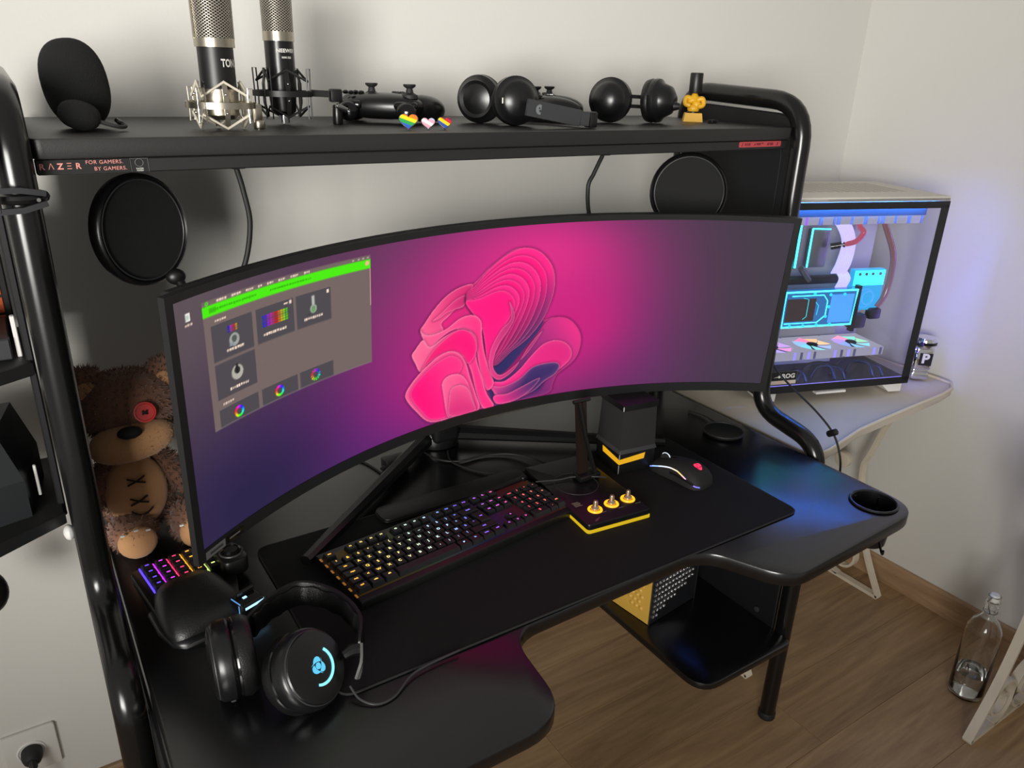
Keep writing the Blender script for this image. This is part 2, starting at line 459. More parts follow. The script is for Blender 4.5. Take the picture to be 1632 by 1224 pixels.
# upper shelf and apron
B().prism(rrect(1.342, 0.407, 0.012, c=(0.71, 1.2715)), 1.3915, 1.415, 0.002, 2).obj('upper_shelf', m_shelf, desk, True)
ap = B().box((0.71, 1.086, 1.3815), (1.338, 0.018, 0.0175), 0.0015, 1).obj('apron', m_shelf, desk, True)
AY = 1.0765
def apt(nm, body, size, x, z, mat, **k):
    text(nm, body, size, mat, ap, T(x, AY, z) @ FRONT, **k)
B().prism(rrect(0.1, 0.0165, 0.001, c=(0.093, 1.3815)), -0.0004, 0.0002, 0, 1, T(0, AY+0.0004, 0) @ FRONT).obj('slogan_sticker', m_blkm, ap)
apt('lettering', 'R', 0.0095, 0.047, 1.3822, m_klab, bold=0.0002); apt('lettering', '\u039b', 0.0095, 0.0565, 1.3822, m_klab)
apt('lettering', 'Z', 0.0095, 0.066, 1.3822, m_klab, bold=0.0003); apt('lettering', '\u039e', 0.0095, 0.0755, 1.3822, m_klab); apt('lettering', 'R', 0.0095, 0.085, 1.3822, m_klab, bold=0.0002)
apt('lettering', 'FOR GAMERS.', 0.0062, 0.1135, 1.3862, m_klab, spacing=1.1); apt('lettering', 'BY GAMERS.', 0.0062, 0.1195, 1.3785, m_klab, spacing=1.1)
bd = B().prism(rrect(0.021, 0.0165, 0.0008, c=(0.152, 1.3815)), -0.0004, 0.0002, 0, 1, T(0, AY+0.0004, 0) @ FRONT).obj('badge_sticker', m_blkm, ap)
b = B(); b.torus((0.152, AY-0.0003, 1.3845), 0.0046, 0.00045, (0, 1, 0), 24, 6)
for p, q in (((0.142, 1.3895), (0.162, 1.3895)), ((0.142, 1.3895), (0.1425, 1.3735)), ((0.162, 1.3895), (0.1625, 1.3735))):
    b.tube([(p[0], AY-0.0003, p[1]), (q[0], AY-0.0003, q[1])], 0.00035, 5)
b.obj('badge_outline', m_grey, bd)
text('lettering', 'RAZER', 0.0028, m_wlab, bd, T(0.152, AY-0.0004, 1.3772) @ FRONT); text('lettering', 'MEMBER', 0.0022, m_wlab, bd, T(0.152, AY-0.0004, 1.3748) @ FRONT)
m_red = M('red_sticker', 'b5454a', 0.5); m_dred = M('dark_red_print', '7a2229', 0.6)
rs = B().prism(rrect(0.124, 0.0105, 0.003, c=(1.296, 1.3835)), -0.0004, 0.0003, 0, 1, T(0, AY+0.0002, 0) @ FRONT).obj('red_sticker', m_red, ap)
b = B()
def slab(x0, x1, z0, z1, sl=0.0): b.quad([(x0, AY-0.0003, z0), (x1, AY-0.0003, z0), (x1+sl, AY-0.0003, z1), (x0+sl, AY-0.0003, z1)])
slab(1.240, 1.2425, 1.380, 1.3865, .003); slab(1.250, 1.254, 1.381, 1.386); slab(1.2555, 1.2585, 1.381, 1.386); slab(1.260, 1.266, 1.381, 1.386)
slab(1.276, 1.281, 1.3815, 1.385, .003); slab(1.285, 1.297, 1.3815, 1.386); slab(1.299, 1.305, 1.3835, 1.386)
slab(1.315, 1.321, 1.381, 1.386, .002); slab(1.324, 1.334, 1.381, 1.386); slab(1.344, 1.347, 1.380, 1.3865, .003)
b.obj('sticker_marks', m_dred, rs, smooth=0)
# lower shelf and its side plate
lowp = fillet([(1.085, 0.845, .06), (1.384, 0.845, .02), (1.384, 1.36, .01), (1.085, 1.36, .02)], 7)
B().prism(lowp, 0.252, 0.27, 0.004, 2).obj('lower_shelf', m_desk, desk, True)
B().box((0.045, 1.0, 0.47), (0.010, 0.75, 0.50), 0.002, 1).obj('side_plate', m_panel, desk, True)
sp = B().box((1.39, 1.14, 0.46), (0.012, 0.47, 0.52), 0.002, 1).obj('side_plate', m_panel, desk, True)
for yy, zz in ((0.945, 0.385), (0.955, 0.262+0.03)): B().cyl((1.384, yy, zz), (1.380, yy, zz), 0.0075, n=14, bev=0.001).obj('bolt', m_dgrey, sp)
# hook below the right wing
B().tube(catmull([(1.30, 0.665, 0.724), (1.30, 0.662, 0.705), (1.295, 0.655, 0.685), (1.28, 0.64, 0.678), (1.268, 0.632, 0.684), (1.264, 0.63, 0.693)], 6), 0.0026, 8).obj('cable_hook', m_tube, desk, True)
# boards of the side shelf on the outer side of the left frame
for i, (z0, z1, e) in enumerate(((0.852, 0.872, 0.0), (1.085, 1.105, 0.02))):
    B().prism([(-0.004, 1.19+e), (-0.09, 1.14+e), (-0.30, 1.02+e), (-0.30, 1.40), (-0.004, 1.40)], z0, z1, 0.002, 1).obj('side_board', m_shelf, desk, True)
B().box((-0.006, 1.30, 1.12), (0.01, 0.16, 0.54), 0.002, 1).obj('side_bracket', m_panel, desk, True)
B().ell((-0.004, 1.175, 0.845), (0.008, 0.012, 0.012), nu=12, nv=8).obj('end_cap', m_white, desk, True)

# ================================================================== curved monitor
MC = T(0.6945, 1.1045, 1.0879) @ RZ(0.0376) @ RX(0.055)
SH, HH = 0.611, 0.1824
def mp(s, t, d=0.0):
    a = s*SH; r = 1.0+d
    return MC @ Vector((r*math.sin(a), r*math.cos(a)-1.0, t*HH))
def curved(b, s0, s1, t0, t1, d0, d1, n=40, bev=0.0):
    ring = []
    for i in range(n+1):
        s = s0+(s1-s0)*i/n
        e = bev
        pr = [(t0, d1-e), (t0, d0+e*0.3), (t0+e*1.5, d0), (t1-e*1.5, d0), (t1, d0+e*0.3), (t1, d1-e), (t1-e*4, d1), (t0+e*4, d1)] if bev else [(t0, d1), (t0, d0), (t1, d0), (t1, d1)]
        ring.append([b.bm.verts.new(mp(s, t, d)) for t, d in pr])
    k = len(ring[0])
    for A, C in zip(ring, ring[1:]):
        for j in range(k): b.bm.faces.new((A[j], A[(j+1) % k], C[(j+1) % k], C[j]))
    b.bm.faces.new(ring[0]); b.bm.faces.new(list(reversed(ring[-1])))
    return b
mon = thing('curved_monitor', 'very wide black curved monitor showing a pink abstract flower wallpaper', 'monitor', (0.70, 1.30, 0.75))
m_bez = M('monitor_bezel', '19191a', 0.38); m_hous = M('monitor_housing', '101011', 0.45)
for s0, s1, t0, t1 in ((-1, 1, 0.945, 1.0), (-1, 1, -1.0, -0.902), (-1, -0.98, -0.902, 0.945), (0.98, 1, -0.902, 0.945)):
    curved(B(), s0, s1, t0, t1, -0.003, 0.006, 60 if s1-s0 > 1 else 2).obj('bezel', m_bez, mon, True)
hs_ = curved(B(), -0.968, 0.99, -0.985, 1.0, 0.006, 0.020, 60, 0.004).obj('housing', m_hous, mon, True)
curved(B(), -0.36, 0.36, -0.55, 0.75, 0.020, 0.085, 24, 0.01).obj('rear_hump', m_hous, hs_)
# stand
b = B(); b.box((0.705, 1.318, 0.93), (0.062, 0.040, 0.33), 0.012, 3); b.box((0.70, 1.245, 1.07), (0.09, 0.14, 0.10), 0.02, 3)
nk = b.obj('stand_neck', m_hous, mon, True)
for tip in ((0.306, 1.043, 0.7636), (1.12, 1.075, 0.7636)):
    c = Vector((0.703, 1.355, 0.772)); tp = Vector(tip); pts = [c.lerp(tp, i/10) for i in range(11)]
    B().tube(pts, [1-0.45*i/10 for i in range(11)], 8, flat=(0.017, 0.019), up=(0, 0, 1)).obj('stand_leg', m_blks, mon, True)
B().lathe([(0, 0.752), (0.05, 0.752), (0.05, 0.775), (0.045, 0.785), (0, 0.79)], 24, T(0.703, 1.35, 0)).obj('stand_hub', m_blks, mon, True)
# bezel badges
def patch(b, s0, s1, t0, t1, d, n=4):
    for i in range(n):
        a, c = s0+(s1-s0)*i/n, s0+(s1-s0)*(i+1)/n
        b.quad([mp(a, t0, d), mp(c, t0, d), mp(c, t1, d), mp(a, t1, d)])
    return b
bg_ = patch(B(), -0.978, -0.918, -0.99, -0.925, -0.0034).obj('bezel_badge', M('badge_grey', '5c5c5c', 0.4), mon, True, 0)
patch(B(), -0.965, -0.927, -0.967, -0.948, -0.0038).obj('badge_print', M('badge_print', '2c302e', 0.5), bg_, smooth=0)
bg2 = patch(B(), -0.914, -0.862, -0.985, -0.925, -0.0034).obj('bezel_badge', m_blkg, mon, True, 0)
patch(B(), -0.905, -0.872, -0.962, -0.948, -0.0038).obj('badge_print', m_grey, bg2, smooth=0)

# ---- the picture on the display, one colour per grid point
PET = {"SIL":[[-0.2154,-0.875],[-0.2721,-0.6958],[-0.303,-0.5557],[-0.3061,-0.4814],[-0.2851,-0.3956],[-0.2552,-0.317],[-0.2737,-0.2139],[-0.2858,-0.1263],[-0.2741,-0.0763],[-0.2477,0.0051],[-0.2582,0.0971],[-0.2455,0.1465],[-0.2167,0.2522],[-0.1765,0.3607],[-0.1302,0.4269],[-0.0832,0.4371],[-0.0377,0.5514],[0.0134,0.6578],[0.0534,0.7202],[0.0946,0.7249],[0.1373,0.679],[0.1759,0.5732],[0.1977,0.4434],[0.2019,0.2982],[0.1939,0.1547],[0.1715,-0.0316],[0.2052,-0.0241],[0.2489,-0.0419],[0.282,-0.1104],[0.3075,-0.2253],[0.3146,-0.3456],[0.3065,-0.4818],[0.2842,-0.5733],[0.2397,-0.6744],[0.2266,-0.7693],[0.2073,-0.8817],[0.0764,-0.9013],[-0.0196,-0.8892],[-0.1146,-0.896]],"UA":[[-0.1053,0.3215],[-0.0711,0.423],[-0.0374,0.5345],[0.0307,0.6771],[0.0887,0.7249],[0.1435,0.6688],[0.1865,0.5175],[0.2009,0.3347],[0.1939,0.1547],[0.1686,-0.0398],[0.1235,-0.2075],[0.0641,-0.3275],[-0.0022,-0.4382]],"UB":[[-0.1044,0.253],[-0.0747,0.2628],[-0.0507,0.2591],[-0.0091,0.2823],[0.0212,0.2685],[0.0469,0.1951],[0.0518,0.1033],[0.0326,0.0043],[0.01,-0.0928],[-0.0069,-0.1746],[-0.0174,-0.2788],[-0.022,-0.3687],[-0.0211,-0.4256]],"BL":[[-0.2582,0.0971],[-0.2455,0.1465],[-0.2167,0.2522],[-0.1765,0.3607],[-0.1302,0.4269],[-0.0832,0.4371],[-0.0938,0.3495],[-0.1101,0.2391],[-0.1397,0.2218],[-0.1629,0.1678],[-0.1862,0.1146],[-0.1796,0.0418],[-0.2093,0.0247],[-0.242,0.0432]],"BL2":[[-0.2161,0.1599],[-0.187,0.2167],[-0.1581,0.2833],[-0.132,0.3275],[-0.1055,0.3386],[-0.1103,0.2477],[-0.1397,0.2218],[-0.1692,0.2056],[-0.1925,0.1697]],"R2":[[-0.2582,0.0971],[-0.242,0.0432],[-0.2093,0.0247],[-0.1677,0.051],[-0.1266,0.1198],[-0.0909,0.1385],[-0.0634,0.109],[-0.0472,0.0381],[-0.044,-0.0799],[-0.033,-0.2689],[-0.0106,-0.4893],[0.0077,-0.636],[-0.0165,-0.696],[-0.0456,-0.4462],[-0.0615,-0.2138],[-0.0824,-0.0387],[-0.1133,0.0123],[-0.1495,0.0217],[-0.185,-0.0235],[-0.2264,-0.0967],[-0.2477,0.0051]],"R3":[[-0.2858,-0.1263],[-0.2741,-0.0763],[-0.2477,-0.0034],[-0.2234,-0.0904],[-0.179,-0.0277],[-0.1313,0.0134],[-0.0949,-0.0097],[-0.0665,-0.0842],[-0.0587,-0.1974],[-0.0598,-0.3248],[-0.0381,-0.5269],[-0.0158,-0.7353],[0.0124,-0.8945],[-0.0258,-0.8941],[-0.0541,-0.7058],[-0.0767,-0.4426],[-0.1033,-0.2945],[-0.1411,-0.1989],[-0.1836,-0.1905],[-0.2255,-0.2455],[-0.2553,-0.3135],[-0.2737,-0.2139]],"R3I":[[-0.2553,-0.3135],[-0.2255,-0.2455],[-0.1775,-0.1951],[-0.1411,-0.1989],[-0.1098,-0.2626],[-0.0902,-0.3588],[-0.0692,-0.3184],[-0.0597,-0.215],[-0.0693,-0.1004],[-0.0948,-0.0133],[-0.1313,0.0098],[-0.1728,-0.0494],[-0.22,-0.1537]],"P4":[[-0.2154,-0.875],[-0.2721,-0.6958],[-0.303,-0.5557],[-0.3061,-0.4814],[-0.2851,-0.3956],[-0.2433,-0.2922],[-0.1955,-0.2078],[-0.1534,-0.1846],[-0.1193,-0.2378],[-0.0965,-0.345],[-0.0787,-0.5158],[-0.0573,-0.7033],[-0.0418,-0.8909],[-0.1146,-0.896]],"P4I":[[-0.2125,-0.8497],[-0.2535,-0.7147],[-0.2878,-0.544],[-0.282,-0.4517],[-0.243,-0.3453],[-0.1951,-0.2612],[-0.1529,-0.2313],[-0.1219,-0.2811],[-0.1086,-0.3637],[-0.123,-0.4446],[-0.1568,-0.4543],[-0.1749,-0.4941],[-0.1611,-0.6541],[-0.1466,-0.8568]],"AR":[[-0.1464,-0.8762],[-0.1513,-0.7004],[-0.1479,-0.6002],[-0.134,-0.5654],[-0.1091,-0.5708],[-0.0833,-0.6348],[-0.0692,-0.7515],[-0.0576,-0.8973]],"AR2":[[-0.1593,-0.8448],[-0.1739,-0.6055],[-0.178,-0.4915],[-0.157,-0.4358],[-0.1199,-0.447],[-0.0942,-0.5227],[-0.0734,-0.6713],[-0.0511,-0.9027],[-0.0576,-0.8973],[-0.0725,-0.7391],[-0.0865,-0.6323],[-0.109,-0.5765],[-0.134,-0.5691],[-0.1459,-0.6113],[-0.1465,-0.8665]],"CT":[[-0.0133,-0.3371],[-0.0059,-0.2304],[0.022,-0.0812],[0.0565,0.0287],[0.0469,0.1951],[0.0534,0.1743],[0.0684,0.0412],[0.0527,-0.079],[0.0187,-0.2265],[0.0027,-0.366],[0.0048,-0.4807],[0.0315,-0.5653],[0.0802,-0.4897],[0.1273,-0.3618],[0.1717,-0.154],[0.1259,-0.3036],[0.081,-0.5289],[0.0325,-0.6143],[-0.0001,-0.5537],[-0.0135,-0.4306]],"LA":[[0.0063,-0.558],[0.0325,-0.6143],[0.0802,-0.4897],[0.1259,-0.3036],[0.1733,-0.098],[0.2053,-0.0279],[0.2489,-0.0419],[0.282,-0.1104],[0.3075,-0.2253],[0.3146,-0.3456],[0.3065,-0.4818],[0.2842,-0.5733],[0.2397,-0.6744],[0.2266,-0.7693],[0.2073,-0.8817],[0.0764,-0.9013],[0.0189,-0.8994],[-0.0165,-0.696],[-0.0159,-0.5427]],"LB":[[0.0013,-0.6315],[0.0456,-0.6425],[0.0942,-0.5562],[0.1351,-0.4237],[0.1759,-0.3087],[0.2188,-0.2793],[0.2575,-0.3203],[0.2823,-0.4127],[0.2823,-0.5123],[0.2534,-0.6001],[0.2113,-0.6804],[0.1813,-0.7451],[0.139,-0.8416],[0.076,-0.8809],[0.0238,-0.8237]],"LC":[[-0.0044,-0.6661],[0.0404,-0.6976],[0.0965,-0.6556],[0.1444,-0.5457],[0.1943,-0.5223],[0.2325,-0.5345],[0.2454,-0.5864],[0.2301,-0.6697],[0.1936,-0.7317],[0.1515,-0.829],[0.0883,-0.8592],[0.0365,-0.823]],"LD":[[0.0104,-0.7842],[0.0613,-0.7909],[0.1112,-0.744],[0.1732,-0.6804],[0.1683,-0.7379],[0.1385,-0.8211],[0.089,-0.8899],[0.025,-0.8841]],"N1":[[-0.0067,-0.36],[0.0139,-0.2981],[0.0629,-0.2703],[0.0993,-0.2332],[0.1509,-0.0697],[0.1718,-0.041],[0.1592,-0.1485],[0.1137,-0.3165],[0.0675,-0.4821],[0.0313,-0.5556],[0.0052,-0.5]],"N2":[[0.035,-0.7429],[0.0847,-0.6975],[0.135,-0.6787],[0.1759,-0.5427],[0.2277,-0.3706],[0.2396,-0.4544],[0.2361,-0.5522],[0.1995,-0.7146],[0.1769,-0.8237],[0.139,-0.8416],[0.0872,-0.8084]]}
S0, S1, T0, T1 = -0.98, 0.98, -0.902, 0.945
NX, NY, SS = 920, 272, 2
xs = np.linspace(S0, S1, NX*SS); ts = np.linspace(T0, T1, NY*SS)
SG, TG = np.meshgrid(xs, ts)
AS = SH/HH                                     # one s unit in t units
def c8(h): return np.array([int(h[i:i+2], 16)/255 for i in (0, 2, 4)])
img = np.zeros(SG.shape+(3,))
base = np.array([0.205, 0.195, 0.23])
def blob(cx, cy, rx, ry, col, k=1.0, pw=1.0):
    global img
    w = np.exp(-(((SG-cx)/rx)**2+((TG-cy)/ry)**2)**pw)*k
    img = img*(1-w[..., None])+np.array(col)*w[..., None]
img[:] = base
blob(-0.98, 0.9, 0.35, 0.9, (0.36, 0.34, 0.33), 0.9)
blob(0.02, 0.2, 0.72, 1.6, (0.44, 0.22, 0.42), 1.0)
blob(-0.42, -0.8, 0.5, 0.75, (0.32, 0.15, 0.46), 0.95)
blob(-0.8, -0.75, 0.3, 0.6, (0.15, 0.13, 0.27), 0.95)
blob(0.50, -0.5, 0.34, 0.9, (0.42, 0.17, 0.42), 0.9)
blob(0.95, 0.1, 0.36, 1.6, (0.235, 0.22, 0.26), 0.9)
blob(0.08, 0.25, 0.42, 0.85, (0.80, 0.14, 0.50), 1.0)
blob(-0.05, -0.45, 0.36, 0.6, (0.78, 0.12, 0.50), 0.9)
blob(0.15, 0.62, 0.24, 0.40, (0.88, 0.17, 0.53), 0.9)
blob(0.30, -0.15, 0.16, 0.5, (0.84, 0.10, 0.50), 0.7)
def poly_mask(P):
    P = np.array(P); x0, y0 = P.min(0)-0.02; x1, y1 = P.max(0)+0.02
    i0, i1 = np.searchsorted(xs, [x0, x1]); j0, j1 = np.searchsorted(ts, [y0, y1])
    sl = (slice(j0, j1), slice(i0, i1)); X = SG[sl]; Y = TG[sl]; ins = np.zeros(X.shape, bool)
    k = len(P)
    for i in range(k):
        ax, ay = P[i]; bx, by = P[(i+1) % k]
        if ay == by: continue
        cnd = (ay > Y) != (by > Y)
        ins ^= cnd & (X < (bx-ax)*(Y-ay)/(by-ay)+ax)
    return sl, ins
def smooth2(P, closed=True, n=5):
    return [(v.x, v.y) for v in catmull([(p[0], p[1], 0) for p in P], n, closed)]
def seg_dist(sl, P):
    X = SG[sl]*AS; Y = TG[sl]; D = np.full(X.shape, 9.0)
    for (ax, ay), (bx, by) in zip(P, P[1:]):
        ax *= AS; bx *= AS; dx, dy = bx-ax, by-ay; L2 = dx*dx+dy*dy+1e-12
        t = np.clip(((X-ax)*dx+(Y-ay)*dy)/L2, 0, 1)
        D = np.minimum(D, (X-ax-t*dx)**2+(Y-ay-t*dy)**2)
    return np.sqrt(D)
def petal(P, c1, c2, g0, g1, edge='ff7aa6', ew=0.010, navy=None, closed=True):
    """fill a smooth outline with a gradient from g0 (c1) to g1 (c2), with a light rim and a soft inner shade"""
    Q = smooth2(P, closed); sl, ins = poly_mask(Q)
    X = SG[sl]*AS; Y = TG[sl]
    d0 = np.array([(g1[0]-g0[0])*AS, g1[1]-g0[1]]); L2 = d0@d0
    t = np.clip(((X-g0[0]*AS)*d0[0]+(Y-g0[1])*d0[1])/L2, 0, 1)[..., None]
    col = c8(c1)*(1-t)+c8(c2)*t
    D = seg_dist(sl, Q+[Q[0]])
    sh = np.exp(-D/0.040)[..., None]; col = col*(1-0.20*sh)+c8(edge)*0.20*sh
    rim = np.exp(-(D/ew)**2)[..., None]*0.6; col = col*(1-rim)+c8(edge)*rim
    out = (~ins & (D < 0.03)); dk = np.exp(-D/0.012)[..., None]*0.35
    sub = img[sl]
    sub[out] = (sub*(1-dk)+np.array([0.25, 0.02, 0.2])*dk)[out]
    sub[ins] = col[ins]; img[sl] = sub
def lp(A, C, k): return [(a[0]*(1-k)+c[0]*k, a[1]*(1-k)+c[1]*k) for a, c in zip(A, C)]
petal(PET['SIL'], 'ff2a86', '8a1a62', (-0.3, 0.3), (0.3, -0.6), ew=0.008)
petal(PET['LA'], '2c2a60', 'ff2f8c', (0.0, -0.6), (0.27, 0.05), 'c23a80')
petal(PET['N2'], '2b2a62', '3a2b66', (0, -.6), (0.2, -.2), '5a3474')
petal(PET['LB'], 'ff2c8a', 'e0267e', (0.0, -0.6), (0.2, -0.1))
petal(PET['N1'], '2b2b60', '40306a', (0, -0.5), (0.1, 0.1), '6a2f70')
petal(PET['LC'], '3a2c66', 'ff3a92', (0.15, -0.55), (0.05, -0.35))
petal(PET['LD'], 'ff2b8a', '3a2c66', (0.0, -0.7), (0.13, -0.5))
petal(PET['BL'], 'ff5a90', 'd9246f', (-0.25, 0.2), (-0.1, 0.35), 'ff8fb0')
petal(PET['BL2'], 'ff3f86', 'c01f66', (-0.2, 0.3), (-0.1, 0.25), 'ff8fb0', 0.007)
for i in range(8):
    k = i/8.0; pl_ = lp(PET['UA'], PET['UB'], k**0.9)
    petal(pl_+[(-0.045, -0.02)], ('ff1f86', 'ff0f7c')[i % 2], ('5c2a62', '8a2060', 'b01c66')[min(2, i//2)] if i < 6 else 'ff1a80', (0.06, 0.35), (0.12-0.02*i, -0.18), 'ff6aa0', 0.008)
petal(PET['R2'], 'ff5c92', 'ff2f82', (-0.25, 0.05), (-0.05, 0.0), 'ff9db8')
petal(PET['CT'], 'ff3a8c', 'a02466', (-0.05, 0.0), (0.1, 0.0), 'ff86ac', 0.007)
petal(PET['R3'], 'ff6a98', 'ff2a80', (-0.28, -0.15), (-0.05, -0.4), 'ff9db8')
petal(PET['R3I'], 'ff1478', 'f2206f', (-0.1, -0.1), (-0.25, -0.3), 'ff7aa2')
petal(PET['P4'], 'ff4f90', 'ff3a86', (-0.3, -0.5), (-0.1, -0.6), 'ff9db8')
petal(PET['P4I'], 'ff0f78', 'ff2f84', (-0.25, -0.6), (-0.15, -0.45), 'ff6f9e', 0.007)
petal(PET['AR2'], 'ff6a98', 'ff3f88', (-0.2, -0.5), (-0.1, -0.7), 'ffa0ba', 0.007)
petal(PET['AR'], 'e0307a', 'ff5a90', (-0.15, -0.8), (-0.13, -0.5), 'ff8fb0', 0.007)
# ---- the open window
def rect(s0, s1, t0, t1, col, a=1.0):
    m = (SG >= s0) & (SG <= s1) & (TG >= t0) & (TG <= t1)
    img[m] = img[m]*(1-a)+np.array(col)*a
def bar(s0, s1, t, h, col, seed=1):
    r_ = random.Random(seed); s = s0
    while s < s1:
        w = r_.uniform(0.003, 0.007); rect(s, min(s+w, s1), t-h*r_.uniform(0.7, 1), t+h*r_.uniform(0.7, 1), col); s += w+0.0018
def disc(cs, ct, r0, r1, fn, a0=None):
    X = (SG-cs)*AS; Y = TG-ct; R = np.hypot(X, Y); m = (R >= r0) & (R <= r1)
    if callable(fn): img[m] = fn(np.arctan2(Y, X))[m]
    else: img[m] = fn
def hue(a):
    h = (a/(2*PI)+0.55) % 1.0; k = lambda n: np.clip(np.abs(((h*6+n) % 6)-3)-1, 0, 1)
    return np.stack([k(0)*0.9+0.1, k(4)*0.9+0.1, k(2)*0.9+0.1], -1)
WINC = np.array([0.455, 0.395, 0.385]); TIL = np.array([0.30, 0.285, 0.305]); LT = np.array([0.98, 0.88, 0.80]); GR = np.array([0.29, 0.93, 0.02])
rect(-0.906, -0.42, -0.06, 0.875, WINC)
rect(-0.906, -0.42, -0.064, -0.056, (0.55, 0.5, 0.5)); rect(-0.906, -0.42, 0.768, 0.84, GR)
rect(-0.889, -0.87, 0.787, 0.822, (0.22, 0.75, 0.02))
bar(-0.885, -0.76, 0.803, 0.008, (0.2, 0.70, 0.02), 3); bar(-0.72, -0.60, 0.803, 0.008, (0.2, 0.70, 0.02), 4)
disc(-0.893, 0.857, 0, 0.014, (0.25, 0.9, 0.1)); disc(-0.893, 0.857, 0, 0.006, WINC)
for i, s in enumerate((-0.866, -0.826, -0.787, -0.752, -0.727, -0.695, -0.66, -0.62)):
    bar(s, s+(0.026, 0.026, 0.022, 0.010, 0.017, 0.02, 0.022, 0.018)[i], 0.857, 0.009, LT*0.95, i+5)
for s in (-0.475, -0.458, -0.444, -0.43): rect(s, s+0.005, 0.853, 0.863, LT*0.85)
disc(-0.43, 0.812, 0, 0.02, (0.95, 0.72, 0.55)); rect(-0.4225, -0.42, 0.45, 0.765, (0.78, 0.66, 0.6))
bar(-0.876, -0.846, 0.722, 0.009, LT*0.9, 31); bar(-0.876, -0.846, 0.108, 0.009, LT*0.9, 32)
cols = ((-0.889, -0.776), (-0.765, -0.657), (-0.649, -0.545)); rows = ((0.432, 0.695), (0.15, 0.412), (-0.056, 0.075))
for r_, c_ in ((0, 0), (0, 1), (0, 2), (1, 0), (2, 0), (2, 1), (2, 2)):
    rect(cols[c_][0], cols[c_][1], rows[r_][0], rows[r_][1], TIL)
bar(-0.852, -0.805, 0.482, 0.011, LT, 41); bar(-0.747, -0.68, 0.487, 0.011, LT, 42); bar(-0.627, -0.57, 0.492, 0.011, LT, 43); bar(-0.853, -0.80, 0.195, 0.011, LT, 44)
rect(-0.668, -0.662, 0.658, 0.684, LT); rect(-0.684, -0.672, 0.664, 0.676, LT); rect(-0.556, -0.550, 0.655, 0.683, LT)
# small device pictures
for i in range(10):
    for j in range(5):
        s = -0.748+i*0.0075; rect(s, s+0.0055, 0.545+j*0.019, 0.559+j*0.019, hue(np.array(0.6+i*0.45))*0.8)
for i in range(4):
    for j in range(3):
        rect(-0.845+i*0.007, -0.840+i*0.007, 0.61+j*0.016, 0.621+j*0.016, hue(np.array(0.8+i*0.9))*0.8)
disc(-0.829, 0.545, 0.02, 0.047, (0.62, 0.64, 0.62)); disc(-0.829, 0.553, 0, 0.024, (0.33, 0.35, 0.34)); rect(-0.843, -0.83, 0.505, 0.53, (0.55, 0.58, 0.6))
rect(-0.602, -0.594, 0.575, 0.665, (0.72, 0.73, 0.7)); disc(-0.598, 0.56, 0.018, 0.034, (0.60, 0.66, 0.58)); disc(-0.598, 0.553, 0, 0.02, (0.42, 0.62, 0.40)); rect(-0.617, -0.606, 0.522, 0.528, (0.2, 0.22, 0.2))
disc(-0.829, 0.30, 0, 0.055, (0.70, 0.68, 0.64)); disc(-0.829, 0.315, 0, 0.028, (0.2, 0.22, 0.2)); rect(-0.832, -0.826, 0.29, 0.36, (0.12, 0.13, 0.12))
disc(-0.834, 0.0, 0.026, 0.044, hue); disc(-0.713, 0.005, 0.026, 0.044, hue)
X = (SG+0.601)*AS; Y = TG-0.01; R_ = np.hypot(X, Y); A_ = np.arctan2(Y, X); m = (R_ > 0.026) & (R_ < 0.05) & ((A_*9/PI) % 1.5 < 0.8) & (TG > -0.055); img[m] = hue(A_)[m]
m = (SG > -0.906) & (SG < -0.42) & (TG < -0.056) & (TG > -0.064); img[m] = (0.5, 0.46, 0.46)
rect(-0.95, -0.938, 0.79, 0.845, (0.93, 0.92, 0.88)); rect(-0.947, -0.941, 0.80, 0.83, (0.7, 0.78, 0.74)); bar(-0.953, -0.934, 0.765, 0.008, LT*0.95, 51)
img = np.clip(img, 0, 1).reshape(NY, SS, NX, SS, 3).mean((1, 3))
limg = np.where(img <= 0.04045, img/12.92, ((img+0.055)/1.055)**2.4)
a = np.linspace(S0, S1, NX)*SH; tt = np.linspace(T0, T1, NY)*HH
gx, gz = np.meshgrid(a, tt)
loc = np.stack([np.sin(gx)*0.9995, np.cos(gx)*0.9995-1.0, gz], -1).reshape(-1, 3)
MM = np.array(MC); loc = loc@MM[:3, :3].T+MM[:3, 3]
ii = np.arange(NX*NY).reshape(NY, NX)
q = np.stack([ii[:-1, :-1], ii[:-1, 1:], ii[1:, 1:], ii[1:, :-1]], -1).reshape(-1, 4)
me = bpy.data.meshes.new('screen')
me.vertices.add(len(loc)); me.vertices.foreach_set('co', loc.ravel().astype(np.float32))
me.loops.add(q.size); me.loops.foreach_set('vertex_index', q.ravel().astype(np.int32))
me.polygons.add(len(q)); me.polygons.foreach_set('loop_start', np.arange(0, q.size, 4, dtype=np.int32))
me.update(calc_edges=True); me.shade_smooth()
at = me.color_attributes.new('pic', 'FLOAT_COLOR', 'POINT')
at.data.foreach_set('color', np.concatenate([limg.reshape(-1, 3), np.ones((NX*NY, 1))], 1).ravel().astype(np.float32))
mkobj('screen', me, attrmat('display', 1.0, 0.35), mon, True)

# ================================================================== on the desktop
m_pad = M('black_cloth_pad', '0c0c0d', 0.85, bump=0.35, bscale=1500, spec=0.3)
mpad = thing('mouse_pad', 'wide black cloth desk mat under the keyboard and mouse', 'mouse pad', (0.702, 0.939, 0.75))
B().prism(rrect(0.905, 0.388, 0.022), 0.0002, 0.0036, 0.001, 1).obj('mat', m_pad, mpad)
B().tube([(x, y, 0.0026) for x, y in rrect(0.903, 0.386, 0.022)], 0.0016, 6, closed=True).obj('stitched_edge', M('mat_edge', '1a1a1a', 0.8), mpad)
ZP = 0.754

